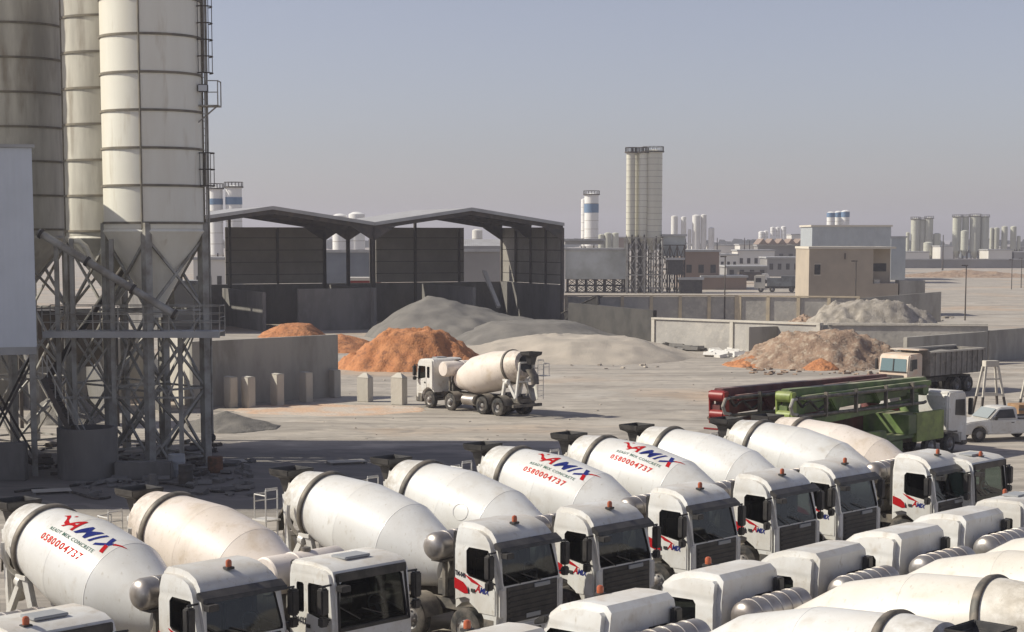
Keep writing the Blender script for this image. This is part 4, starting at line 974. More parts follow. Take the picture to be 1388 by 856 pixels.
for lab, px_, pyt in (("hopper bin on legs seen behind the middle silo legs", 118, 425), ("hopper bin on legs seen behind the clad box", 60, 425)):
    q = G(px_, 575); t = thing("feed_bin", lab, "hopper bin", q, R(24), "feed bins behind the plant")
    part("bin", MB().add([(-1.5,-1.5,6.3),(1.5,-1.5,6.3),(1.5,1.5,6.3),(-1.5,1.5,6.3),(-1.5,-1.5,4.8),(1.5,-1.5,4.8),(1.5,1.5,4.8),(-1.5,1.5,4.8),(-.3,-.3,3.2),(.3,-.3,3.2),(.3,.3,3.2),(-.3,.3,3.2)], [(0,1,5,4),(1,2,6,5),(2,3,7,6),(3,0,4,7),(4,5,9,8),(5,6,10,9),(6,7,11,10),(7,4,8,11),(8,9,10,11),(3,2,1,0)]), STEELD, t)
    for sx in (-1, 1):
        for sy in (-1, 1): part("leg", MB().box(sx*1.4-.09, sy*1.4-.09, 0, sx*1.4+.09, sy*1.4+.09, 4.82), STEELD, t)
mound("gravel_pile", "dark gravel pile stored against the bin wall behind the plant", "gravel pile", 20, 130, 575, 520, GRAVD, depth=5, seed=33, rough=.06)
# posts
for i, (px, py, pt, lab) in enumerate(((313, 552, 506, "shaded concrete post nearest the silo against the wall"), (337, 552, 506, "concrete post second from the silo with bright left face"), (376, 549, 502, "concrete post third from the silo"), (415, 544, 500, "concrete post fourth from the silo"), (453, 538, 497, "concrete post at the right end of the retaining wall"), (495, 544, 507, "stubby concrete post with pointed top standing clear of the wall"), (541, 548, 507, "concrete post with pointed top nearest the lone mixer truck"))):
    p = G(px, py); h = A(px, pt, p.y).z; w = .40 if i < 5 else .46
    t = thing("concrete_post", lab, "post", p, R(-50 if i < 5 else -35), "concrete posts standing in a row")
    part("shaft", MB().box(-w, -.26, 0, w, .26, h - .2), CONCL, t, bevel=.025)
    part("cap", MB().add([(-w, -.26, h - .197), (w, -.26, h - .197), (w, .26, h - .197), (-w, .26, h - .197), (-w * (.3 if i > 4 else .85), 0, h + (.1 if i > 4 else -.15)), (w * (.3 if i > 4 else .85), 0, h + (.1 if i > 4 else -.15))], [(3,2,1,0),(0,1,5,4),(1,2,5),(2,3,4,5),(3,0,4)]), CONCL, t)
# tall partition walls of the storage bays
def bay_wall(label, px, py, h, ln, direction=None, m=CONCD, th=.4, h2=None):
    p = G(px, py); q = p + (direction or BK) * ln
    return wall(label, p, q, h, th, m, name="bay_wall", h2=h2)
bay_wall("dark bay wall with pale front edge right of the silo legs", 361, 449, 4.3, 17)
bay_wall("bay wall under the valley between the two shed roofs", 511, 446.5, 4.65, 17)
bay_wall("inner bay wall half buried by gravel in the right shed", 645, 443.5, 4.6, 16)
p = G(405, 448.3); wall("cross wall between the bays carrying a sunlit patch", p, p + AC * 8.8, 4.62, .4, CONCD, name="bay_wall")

# ------------------------------------------------------------------ open sheds
PR = G(762, 440); Wd = 23.4; Dp = 17.7; ZE = 11.35; ZA = 13.05; ZW = 4.7
def shed(label, right, open_span, panels_back, side_panel):
    """right: ground point of the front right post; local x runs left to right along the front, y into the shed"""
    o = right - AC * Wd
    t = thing("storage_shed", label, "shed", o, GA, "open aggregate sheds")
    def roof():
        m = MB(); ov = .5; th = .14
        for (x0, z0, x1, z1) in ((-.02, ZE + .55, Wd / 2, ZA + .55), (Wd / 2, ZA + .55, Wd + .02, ZE + .55)):
            m.add([(x0, -ov, z0), (x1, -ov, z1), (x1, Dp + ov, z1), (x0, Dp + ov, z0), (x0, -ov, z0 - th), (x1, -ov, z1 - th), (x1, Dp + ov, z1 - th), (x0, Dp + ov, z0 - th)], [(0,1,2,3),(7,6,5,4),(0,4,5,1),(2,6,7,3),(1,5,6,2),(3,7,4,0)])
        return m
    part("roof", roof, ROOFM, t)
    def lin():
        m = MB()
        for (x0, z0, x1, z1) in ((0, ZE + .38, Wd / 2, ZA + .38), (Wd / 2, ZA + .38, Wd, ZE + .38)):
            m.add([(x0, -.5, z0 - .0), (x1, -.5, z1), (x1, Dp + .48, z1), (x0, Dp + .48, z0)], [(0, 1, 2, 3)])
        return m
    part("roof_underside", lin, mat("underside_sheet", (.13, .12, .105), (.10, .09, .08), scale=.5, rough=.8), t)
    def fas():
        m = MB()
        for (x0, z0, x1, z1) in ((0, ZE + .6, Wd / 2, ZA + .6), (Wd / 2, ZA + .6, Wd, ZE + .6)):
            m.add([(x0, -.56, z0 - .38), (x1, -.56, z1 - .38), (x1, -.56, z1), (x0, -.56, z0), (x0, -.505, z0 - .38), (x1, -.505, z1 - .38), (x1, -.505, z1), (x0, -.505, z0)], [(0,1,2,3),(7,6,5,4),(0,4,5,1),(3,2,6,7),(0,3,7,4),(1,5,6,2)])
        return m
    part("fascia", fas, FASC, t)
    for y in (0, Dp / 2, Dp):
        for x in (0, Wd / 2 if y == Dp else None, Wd):
            if x is None: continue
            part("post", MB().box(x - .16, y - .16, 0, x + .16, y + .16, ZE if x != Wd / 2 else ZA), STEELD, t)
        r = MB(); r.bar((0, y, ZE + .08), (Wd / 2, y, ZA + .08), .25, .62); r.bar((Wd, y, ZE + .08), (Wd / 2, y, ZA + .08), .25, .62)
        part("rafter", r, STEELD, t)
        for s, x in ((1, 0), (-1, Wd)):
            part("haunch", MB().prism([(x, ZE - 1.5), (x, ZE - .2), (x + s * 2.6, ZE + .12)], y - .1, y + .1), STEELD, t)
    pu = MB()
    for k in range(1, 8):
        for s in (-1, 1):
            x = Wd / 2 + s * (Wd / 2) * k / 8; z = ZA - (ZA - ZE) * k / 8 + .27; pu.box(x - .06, 0, z - .07, x + .06, Dp, z + .07)
    part("purlins", pu, STEELD, t, weld=False)
    part("base_wall", MB().box(-.2, Dp, 0, Wd + .2, Dp + .4, ZW), CONCD, t)
    for x0, x1 in panels_back: part("wall_panel", MB().box(x0, Dp + .05, ZW + .05, x1, Dp + .22, ZE + .1), PANEL, t)
    for x in [Wd * k / 4 for k in range(5)]: part("wall_post", MB().box(x - .13, Dp - .15, ZW, x + .13, Dp + .04, ZE), STEELD, t)
    if not side_panel:
        part("base_wall", MB().box(-.2, .2, 0, .2, Dp - .01, ZW), CONCD, t); part("wall_panel", MB().box(-.18, .1, ZW + .05, -.03, Dp, ZE + .1), PANEL, t)
    if side_panel:
        part("base_wall", MB().box(Wd - .2, .2, 0, Wd + .2, Dp - .01, ZW), CONCD, t)
        part("wall_panel", MB().box(Wd + .03, .1, ZW + .05, Wd + .18, Dp, ZE + .1), PANEL, t)
        for y in (Dp * .25, Dp * .75): part("wall_post", MB().box(Wd - .2, y - .12, ZW, Wd + .02, y + .12, ZE), STEELD, t)
    return t
shed("right open shed with low gable roof over the gravel", PR, 0, ((6.6, Wd * .78),), True)
shed("left open shed with low gable roof behind the silo", PR - AC * (Wd + .05), 0, ((11.2, Wd - .1),), False)
# pale bar standing in for a sunlight stripe, then the loading conveyor
b = thing("light_streak", "pale beam standing in for a stripe of sunlight in the right shed", "streak", A(676, 416, 205)); v = A(656, 367, 209) - A(676, 416, 205)
part("streak", MB().bar((0, 0, 0), tuple(v), .45, .3), CONCL, b)
t = thing("loader_boom", "dark loading conveyor leaning over the low wall right of the sheds", "conveyor", G(766, 440) + Vector((.5, 2, 0)))
a0 = A(766, 428, 200) - Vector(t.location); a1 = A(812, 406, 192) - Vector(t.location)
part("frame", MB().bar(a0, a1, .25, .9).bar(a0 + Vector((0, 1.4, 0)), a1 + Vector((0, 1.4, 0)), .25, .9), BLACK, t); part("belt", MB().bar(a0 + Vector((0, .7, .3)), a1 + Vector((0, .7, .3)), 1.0, .08), RUBBER, t)
part("prop", MB().bar(a0.lerp(a1, .5), (a0.lerp(a1, .5).x, a0.lerp(a1, .5).y, 0), .15), STEELD, t)
# ------------------------------------------------------------------ boundary walls
wall("low bay wall coloured as if shaded, joining the right shed post", G(770, 448), G(885, 463), 3.1, .4, mat('painted_shade_concrete', (.075, .07, .065), (.05, .048, .045), scale=.6, rough=.95), name="bay_wall")  # pale wall given a dark colour in place of the shed's shadow
YEL = mat("pilaster_yellow", (.56, .47, .33), (.46, .39, .29), scale=1, rough=.9)
BLOCK = mat("block_wall", (.40, .38, .35), (.31, .295, .275), scale=.3, rough=.92, c3=(.47, .44, .39), s3=1.4, lo3=.5, hi3=.75, bump=.3, bscale=5)
def wz(px, ptop, pbot): p = G(px, pbot); return p, A(px, ptop, p.y).z
p0, h0 = wz(884, 433, 470); p1, h1 = wz(1112, 441, 486)
wall("pale block wall with two pilasters crossing the middle of the yard", p0, p1, h0, .3, BLOCK, name="boundary_wall", pil=9, pilm=CONCL, cop=True, copm=CONCL, h2=h1)
p2, h2_ = wz(1338, 442, 490)
wall("pale block wall running on behind the brown earth pile", p1 + Vector((.6, .1, 0)), p2, h1, .3, BLOCK, name="boundary_wall", cop=True, copm=CONCL, h2=h2_)
p0, h0 = wz(765, 402, 434); p1, h1 = wz(1000, 402, 434); p2, h2_ = wz(1165, 404, 436); p3, h3 = wz(1275, 395, 436)
wall("far boundary wall with yellow pilasters behind the sheds", p0, p1, h0, .3, BLOCK, name="boundary_wall", pil=3.6, pilm=YEL, cop=True, copm=YEL, h2=h1)
wall("far boundary wall stretch with faint pilasters left of the tan building", p1 + Vector((.02, 0, 0)), p2, h1, .3, BLOCK, name="boundary_wall", pil=3.6, pilm=YEL, cop=True, copm=YEL, h2=h2_)
wall("dark far boundary wall corner below the tan building", p2 + Vector((.02, 0, 0)), p3, h2_, .35, CONCS, name="boundary_wall", h2=h3)
p0, h0 = wz(1015, 443, 484); p1, h1 = wz(1128, 440, 478)
wall("short dark retaining wall left of the brown earth pile", p0, p1, h0, .4, CONCS, h2=h1)
p0, h0 = wz(1229, 457, 500); p1, h1 = wz(1338, 449, 492)
wall("dark concrete wall behind the tipper body", p0, p1, h0, .4, CONCS, h2=h1)
p0, h0 = wz(1340, 448, 490); p1, h1 = wz(1440, 440, 480)
wall("concrete wall continuing to the right frame edge", p0, p1, h0, .35, CONC, h2=h1)
# white rubble and planks at the wall foot
random.seed(11)
def chips(label, px0, px1, py0, py1, n, m, smin, smax, cat="debris"):
    mb = MB()
    for i in range(n):
        p = G(random.uniform(px0, px1), random.uniform(py0, py1)); s = random.uniform(smin, smax)
        Mx = Matrix.Translation(p + Vector((0, 0, s * .25))) @ Matrix.Rotation(random.uniform(0, 6), 4, 'Z') @ Matrix.Rotation(random.uniform(-.5, .5), 4, 'X')
        mb.box(-s, -s * random.uniform(.3, .8), -s * .25, s, s * .5, s * random.uniform(.1, .4), M=Mx)
    o = part("debris", mb, m, weld=False, smooth=0); tag(o, label, cat, kind='stuff'); return o
chips("white broken slabs and planks at the foot of the pale wall", 962, 1010, 474, 484, 60, mat("white_rubble", (.7, .68, .64), rough=.8), .2, .7)
chips("dark planks and scrap along the foot of the wall", 850, 945, 466, 476, 50, CONCD, .2, .8)
chips("small stones scattered on the open yard", 250, 1000, 500, 600, 110, GRAVL, .03, .09, "stones")
chips("broken concrete lumps in the shade below the plant", 100, 345, 625, 672, 150, CONCD, .08, .34)
chips("scattered clods around the brown earth pile", 1010, 1200, 494, 508, 90, EARTH, .08, .3)
chips("stones lying before the sheds", 480, 900, 470, 500, 140, GRAVL, .06, .25, "stones")
chips("loose bricks and scrap around the silo legs", 40, 300, 600, 645, 120, STEELD, .08, .4)
# ------------------------------------------------------------------ other vehicles
def local_box(mb, *a, **k): return mb.box(*a, **k)
def wheels_for(t, xs, duals, wy=1.15):
    for x, d in zip(xs, duals):
        for sy in (-1, 1): add_wheel(t, x, sy, d)
PGREEN = mat("pump_green", (.11, .20, .035), (.05, .09, .025), scale=1.2, rough=.55, dust=DUST, dustamt=.75)
PLIME = mat("pump_lime", (.24, .31, .07), (.13, .17, .04), scale=1.5, rough=.5, dust=DUST, dustamt=.3)
PRED = mat("pump_red", (.13, .016, .02), (.07, .012, .014), scale=1.2, rough=.55, dust=DUST, dustamt=.5)
PREDB = mat("pump_bright_red", (.24, .022, .02), rough=.45)
def pump_truck(label, left_px, left_py, zl, heading, m, mb_, ln=13.5, cabshow=True):
    """origin: ground below the boom's rear end; x runs towards the cab"""
    p = G(left_px, left_py, zl)
    t = thing("concrete_pump_truck", label, "pump truck", (p.x, p.y, 0), heading, "concrete pump trucks with folded booms")
    part("chassis", MB().box(1.2, -.5, .75, ln + .2, .5, 1.05).box(1.0, -1.15, .55, 1.2, 1.15, .8), CHASS, t, bevel=.01)
    for sy in (-1, 1):
        for i, (x, d) in enumerate(((2.6, True), (4.0, True), (ln - 3.1, False), (ln - 1.35, False))):
            o = add_wheel(t, x, sy, d)
    # folded boom: stacked box sections
    def sec(x0, z0, x1, z1, y, w, h0, h1):
        return MB().add([(x0, y - w, z0 - h0), (x1, y - w, z1 - h1), (x1, y + w, z1 - h1), (x0, y + w, z0 - h0), (x0, y - w, z0), (x1, y - w, z1), (x1, y + w, z1), (x0, y + w, z0)], [(0,3,2,1),(4,5,6,7),(0,1,5,4),(1,2,6,5),(2,3,7,6),(3,0,4,7)])
    part("boom_section", sec(.3, zl, ln - 1.8, zl - .12, .15, .24, .40, .34), m, t, bevel=.03)
    part("boom_section", sec(.1, zl - .68, ln - 2.6, zl - .58, .15, .26, .46, .30), m, t, bevel=.03)
    part("boom_section", sec(.8, zl - .28, ln - 2.2, zl - .22, -.45, .14, .26, .24), m, t, bevel=.03)
    part("boom_section", sec(.5, zl - 1.32, ln - 3.5, zl - 1.02, -.35, .2, .34, .26), m, t, bevel=.03)
    part("boom_joint", MB().lathe([(-.38, 0), (-.38, .24), (.38, .24), (.38, 0)], (.1, .0, zl - .3), (0, 1, 0), n=20).lathe([(-.36, 0), (-.36, .2), (.36, .2), (.36, 0)], (.1, .0, zl - 1.1), (0, 1, 0), n=20).bar((.15, .42, zl - .1), (.2, .42, zl - 1.5), .1, .3).bar((-.25, -.5, zl - 1.7), (-.25, .5, zl - 1.7), .08).bar((-.25, -.5, zl - 1.3), (.3, -.45, zl - 1.2), .08).bar((.0, -.45, zl - .1), (.1, -.45, zl - 1.6), .14, .3), mb_, t, bevel=.02)
    part("boom_joint", MB().lathe([(-.3, 0), (-.3, .26), (.3, .26), (.3, 0)], (ln - 2.2, .0, zl - .7), (0, 1, 0), n=20), m, t)
    for dz, y in ((-.36, -.66), (-1.12, -.66), (-1.3, .5)):
        part("delivery_pipe", MB().path([(.2, y + .1, zl + dz), (.8, y, zl + dz), (ln - 3, y, zl + dz - .1), (ln - 2.5, y + .2, zl + dz - .1)], .075, 8), RINGM, t)
    for pl in ([(.25, zl - .3), (1.4, zl - .4), (1.2, zl - .9), (.9, zl - 1.45), (.35, zl - 1.6)], [(3.0, zl - .5), (4.2, zl - .5), (3.7, zl - 1.3)], [(6.6, zl - .4), (7.6, zl - .4), (7.2, zl - 1.1)]): part("boom_knuckle", MB().prism(pl, -.34, .30), m, t, bevel=.05)
    for y in (-.44, -.52): part("hydraulic_hose", MB().path([(.1, y, zl - .25), (.5, y - .1, zl - .75), (1.1, y - .06, zl - .5), (1.7, y - .12, zl - .95), (2.6, y - .05, zl - .7)], .04, 6), RUBBER, t)
    part("pipe_bend", MB().path([(.3, -.5, zl - .36), (-.1, -.52, zl - .4), (-.25, -.5, zl - .7), (-.1, -.5, zl - 1.0), (.3, -.5, zl - 1.08)], .08, 8), STEEL, t)
    part("boom_cylinder", MB().tube((1.8, .15, zl - .68), (4.2, .15, zl - .72), .13, 10).tube((4.2, .15, zl - .72), (5.4, .15, zl - .74), .06, 8), STEEL, t)
    for k, x in enumerate((2.2, 4.6, 7.1, 9.4)):
        part("clamp", MB().box(x - .05, -.76, zl - 1.26, x + .05, -.60, zl - .2), RINGM, t)
    # deck, outriggers, hopper
    part("deck", MB().box(1.4, -1.15, 1.07, ln - 2.6, 1.15, 1.25).box(5.2, -1.2, .5, 7.8, -.7, 1.05).box(8.2, -1.22, 1.26, 9.8, 1.22, 2.15), m, t, bevel=.03)
    part("outrigger", MB().bar((1.6, -1.0, 1.5), (6.2, -1.16, 1.4), .28, .42).bar((1.6, -1.1, 1.6), (1.6, -1.2, .35), .2), m, t, bevel=.02)
    part("outrigger", MB().bar((1.6, 1.0, 1.5), (6.2, 1.16, 1.4), .28, .42).bar((1.6, 1.1, 1.6), (1.6, 1.2, .35), .2), m, t, bevel=.02)
    part("side_panel", MB().box(ln - 4.6, -1.24, .85, ln - 2.1, -1.0, 2.2), mb_, t, bevel=.03)
    part("slewing_post", MB().lathe([(1.2, .7), (1.6, .6), (2.2, .45), (3.0, .42), (3.0, 0)], (ln - 3.2, 0, 0), n=20), m, t)
    c = MB().prism([(0, .5), (.02, 1.6), (-.12, 2.75), (-.25, 2.95), (-1.7, 3.0), (-1.85, 2.85), (-1.85, 1.1), (-.6, .9), (-.6, .5)], -1.18, 1.18)
    for i in range(len(c.v)): c.v[i] = (c.v[i][0] + ln + .2, c.v[i][1], c.v[i][2])
    cb = part("cab", c, WHITE, t, bevel=.08, segs=3)
    part("windscreen", MB().add([(ln + .215, -.98, 1.65), (ln + .215, .98, 1.65), (ln + .125, .93, 2.65), (ln + .125, -.93, 2.65)], [(0,1,2,3)]), BLACK, t, smooth=0)
    for sy in (-1, 1):
        part("door_window", MB().prism([(ln - .02, 1.75), (ln - .1, 2.55), (ln - .95, 2.58), (ln - .98, 1.85)], sy * 1.182, sy * 1.195), BLACK, t)
        mr = part("mirror", MB().box(ln + .0, sy * 1.4 - .1, 1.8, ln + .2, sy * 1.4 + .1, 2.6), BLACK, t, bevel=.03)
        part("mudguard", MB().box(ln - 1.95, sy * .9, 1.02, ln - .75, sy * 1.2, 1.1), CHASS, t)
    part("bumper", MB().box(ln - .2, -1.17, .35, ln + .3, 1.17, .75), CHASS, t, bevel=.04)
    return t
pump_truck("green folded boom pump truck with white cab facing right", 1063, 528, 3.76, R(47), PGREEN, PLIME)
pump_truck("dark red folded boom pump truck behind the green one", 972, 527, 3.75, R(47), PRED, PREDB, ln=15.5)

# tipper lorry
ORC = mat("cab_faded_orange", (.60, .44, .33), (.58, .52, .44), scale=1.5, rough=.6, dust=DUST, dustamt=.5)
TUB = mat("tipper_tub", (.24, .225, .205), (.17, .155, .14), scale=1.4, rough=.85, c3=(.31, .28, .24), s3=3, lo3=.5, hi3=.7)
def tipper():
    p = G(1210, 537); h = R(-137)
    t = thing("tipper_lorry", "faded orange and white tipper lorry behind the green pump truck", "tipper lorry", (p.x, p.y, 0), h)
    c = MB().prism([(0, .6), (.02, 1.55), (-.1, 2.55), (-.25, 2.72), (-1.5, 2.78), (-1.6, 2.65), (-1.6, 1.0), (-.7, .9), (-.65, .6)], -1.15, 1.15)
    part("cab", c, ORC, t, bevel=.07, segs=3)
    part("windscreen", MB().add([(.03, -1.0, 1.65), (.03, 1.0, 1.65), (-.06, .95, 2.45), (-.06, -.95, 2.45)], [(0,1,2,3)]), mat("windscreen_teal", (.12, .19, .20), rough=.1, spec=.9), t, smooth=0)
    part("windscreen_frame", MB().bar((.045, 0, 1.65), (-.055, 0, 2.45), .06).box(-.02, -1.05, 1.56, .05, 1.05, 1.63), BLACK, t)
    part("grille", MB().box(.02, -.8, .9, .06, .8, 1.4), BLACK, t); part("bumper", MB().box(-.3, -1.15, .4, .15, 1.15, .72), CHASS, t, bevel=.04)
    for sy in (-1, 1):
        part("door_window", MB().prism([(-.15, 1.7), (-.22, 2.4), (-.95, 2.42), (-.98, 1.8)], sy * 1.152, sy * 1.165), BLACK, t)
        part("mirror", MB().box(-.15, sy * 1.35 - .08, 1.7, .02, sy * 1.35 + .08, 2.4), BLACK, t, bevel=.02)
        part("headlight", MB().box(.15, sy * .85 - .15, .48, .17, sy * .85 + .15, .64), LAMPG, t)
        for x, d in ((-1.2, False), (-5.6, True), (-7.0, True)): add_wheel(t, x, sy, d)
    part("chassis", MB().box(-8.2, -.5, .75, -.4, .5, 1.05), CHASS, t)
    def tub():
        m = MB(); x0, x1 = -8.9, -2.2; z0, z1 = 1.25, 2.85
        m.box(x0, -1.2, z0, x1, 1.2, z0 + .08); m.box(x0, -1.22, z0, x1, -1.14, z1); m.box(x0, 1.14, z0, x1, 1.22, z1); m.box(x1 - .08, -1.138, z0 + .082, x1, 1.138, z1 + .15)
        m.box(x0, -1.138, z0 + .082, x0 + .08, 1.138, z1)
        k = x0 + .4
        while k < x1: 
            for s in (-1, 1): m.box(k - .05, s * 1.26 - .035, z0, k + .05, s * 1.26 + .035, z1 - .01)
            k += .62
        return m
    part("tipper_body", tub, TUB, t)
    part("body_rim", MB().box(-8.95, -1.31, 2.852, -2.15, -1.12, 2.95).box(-8.45, 1.12, 2.752, -2.25, 1.31, 2.86), CONCL, t)
    part("canopy", MB().box(-2.14, -1.1, 2.95, -1.2, 1.1, 3.02), ORC, t)
    part("load", MB().add([(-8.3, -1.1, 2.4), (-2.4, -1.1, 2.4), (-2.4, 1.1, 2.4), (-8.3, 1.1, 2.4), (-5.4, 0, 2.85)], [(0,1,4),(1,2,4),(2,3,4),(3,0,4)]), GRAVD, t)
tipper()
# pickup
def pickup():
    p = G(1299, 600); h = R(197)
    t = thing("pickup_truck", "white pickup truck with single cab parked at the right frame edge", "pickup", (p.x, p.y + .9, 0), h)
    def arch(cx, r=.44, z=.36):
        return [(cx + r * math.cos(R(g)), z + r * math.sin(R(g))) for g in range(0, 181, 20)]
    lower = [(0.0, .38), (.02, .75), (-.10, .95), (-.5, 1.02), (-1.45, 1.10), (-2.95, 1.10), (-3.1, 1.08), (-5.25, 1.08), (-5.3, .5), (-4.95, .40)]
    ar = [(x, z) for x, z in arch(-4.1)][::-1]; af = arch(-.95)[::-1]
    low = lower + [(q) for q in ar] + [(q) for q in af]
    part("body", MB().prism(low, -.86, .86), WHITE, t, bevel=.05, segs=3)
    cabp = [(-1.42, 1.09), (-2.02, 1.62), (-2.25, 1.70), (-3.0, 1.70), (-3.12, 1.62), (-3.14, 1.09)]
    m = MB(); k = len(cabp)
    def yy(z): return .84 - (z - 1.09) * .22
    m.add([(x, -yy(z), z) for x, z in cabp] + [(x, yy(z), z) for x, z in cabp], [tuple(range(k)), tuple(range(2*k-1, k-1, -1))] + [(i, k+i, k+(i+1) % k, (i+1) % k) for i in range(k)])
    part("cabin", m, WHITE, t, bevel=.04, segs=3)
    part("windscreen", MB().add([(-1.46, -.74, 1.15), (-1.46, .74, 1.15), (-1.98, .66, 1.612), (-1.98, -.66, 1.612)], [(0,1,2,3)]), mat("car_glass_pale", (.30, .33, .33), rough=.08, spec=.9), t, smooth=0).location = (.03, 0, .03)
    for sy in (-1, 1):
        part("door_window", MB().add([(-1.72, sy * (yy(1.16) + .012), 1.16), (-2.12, sy * (yy(1.58) + .012), 1.58), (-2.9, sy * (yy(1.6) + .012), 1.6), (-3.0, sy * (yy(1.16) + .012), 1.16)], [(0,1,2,3)]), BLACK, t, smooth=0)
        part("mirror", MB().box(-1.85, sy * .98 - .1, 1.1, -1.7, sy * .98 + .1, 1.28), BLACK, t, bevel=.03)
        part("headlight", MB().box(-.1, sy * .66 - .17, .72, .03, sy * .66 + .17, .88), LAMPG, t, bevel=.03)
        d = part("door", MB().prism([(-1.62, .5), (-1.62, 1.07), (-3.0, 1.07), (-3.0, .5)], sy * .863, sy * .872), WHITE, t)
        part("handle", MB().box(-2.9, sy * .873, .92, -2.74, sy * .892, .96), BLACK, d)
        for x in (-.95, -4.1):
            w = part("wheel", MB().lathe([(-.12, .2), (-.12, .32), (-.09, .36), (.09, .36), (.12, .32), (.12, .2)], (0, 0, 0), (0, 1, 0), n=22), RUBBER, t); w.location = (x, sy * .74, .36)
            part("rim", MB().lathe([(sy * .10, .21), (sy * .07, .18), (sy * .09, .06), (sy * .1, 0)], (0, 0, 0), (0, 1, 0), n=18), RIM, w)
    part("load_bed", MB().box(-5.2, -.7, 1.083, -3.25, .7, 1.09), BLACK, t); part("bed_rail", MB().box(-5.25, -.83, 1.083, -3.2, -.74, 1.16).box(-5.25, .74, 1.083, -3.2, .83, 1.16), BLACK, t)
    part("grille", MB().box(-.02, -.45, .62, .035, .45, .86), BLACK, t); part("bumper", MB().box(-.12, -.84, .36, .08, .84, .6), GREYP, t, bevel=.04)
pickup()
# trestles
for lab, px, py in (("white topped steel trestle stand behind the pickup", 1341, 562), ("white topped steel trestle stand cut by the right frame edge", 1402, 566)):
    p = G(px, py); t = thing("trestle_stand", lab, "trestle", p, R(12), "steel trestle stands")
    H = 3.15
    part("head", MB().box(-.42, -.25, H - .35, .42, .25, H), CONCL, t, bevel=.02)
    for sx in (-1, 1):
        for sy in (-1, 1):
            a_ = Vector((sx * .38, sy * .2, H - .35)); b_ = Vector((sx * .8, sy * .55, 0)); mid = a_.lerp(b_, .62)
            l = part("leg", MB().bar(a_, mid, .11), CONCL, t); part("lower_leg", MB().bar(mid, b_, .12), STEELD, l)
    part("cross_rail", MB().bar((-.64, -.42, 1.2), (.64, -.42, 1.2), .1).bar((-.64, .42, 1.2), (.64, .42, 1.2), .1).bar((-.5, -.3, 2.1), (.5, -.3, 2.1), .09), CONCL, t)
p = G(1385, 580); t = thing("timber_crate", "brown timber crate behind the pickup bed", "crate", p, R(10)); part("box", MB().box(-.2, 0, 0, 2.4, 1.4, 1.25), mat("crate_wood", (.34, .21, .11), (.25, .15, .08), scale=2, rough=.85), t, bevel=.02); part("battens", MB().box(-.22, -.04, .2, 2.42, -.003, .32).box(-.22, -.04, .95, 2.42, -.003, 1.07), CONCD, t)
# grey tanker truck beyond the far wall
def far_truck():
    p = A(1022, 396, 335); t = thing("grey_truck", "dusty grey truck parked beyond the far boundary wall", "truck", (p.x, p.y, 0), R(172))
    GP = mat("truck_grey", (.20, .21, .21), (.13, .13, .13), scale=1, rough=.7)
    part("cab", MB().prism([(0, .7), (0, 2.9), (-.3, 3.2), (-2.0, 3.2), (-2.1, .7)], -1.2, 1.2), CONCL, t, bevel=.06); part("windscreen", MB().box(.0, -1.0, 1.9, .02, 1.0, 2.8), BLACK, t)
    part("door_window", MB().box(-1.3, 1.2, 1.9, -.3, 1.22, 2.7), BLACK, t)
    part("body", MB().box(-9.6, -1.2, 1.1, -2.4, 1.2, 2.7).box(-9.6, -1.0, 2.7, -5, 1.0, 3.1), GP, t, bevel=.05); part("chassis", MB().box(-9.6, -.6, .7, -.2, .6, 1.09), CHASS, t)
    for x, d in ((-1.3, False), (-3.4, False), (-7, True), (-8.4, True)):
        for sy in (-1, 1): add_wheel(t, x, sy, d)
far_truck()
# ------------------------------------------------------------------ lamp posts
for lab, px, py, ptop in (("thin lamp post in front of the tan building", 1159, 432, 354), ("lamp post with twin arms on the sandy ground right of the rubble", 1308, 434, 360), ("slim pole standing behind the pale block wall", 982, 434, 348), ("lamp post beyond the yard near the right frame edge", 1371, 392, 352), ("lamp post closest to the right frame edge", 1384, 390, 350)):
    p = G(px, py); h = A(px, ptop, p.y).z; t = thing("lamp_post", lab, "lamp post", p, 0, "lamp posts around the yards")
    part("pole", MB().tube((0, 0, 0), (0, 0, h), .10, 8, r2=.06), STEELD, t)
    part("lamp_head", MB().box(-.6, -.12, h - .02, .1, .12, h + .12).box(-.1, -.5, h, .1, .5, h + .1), STEELD, t)

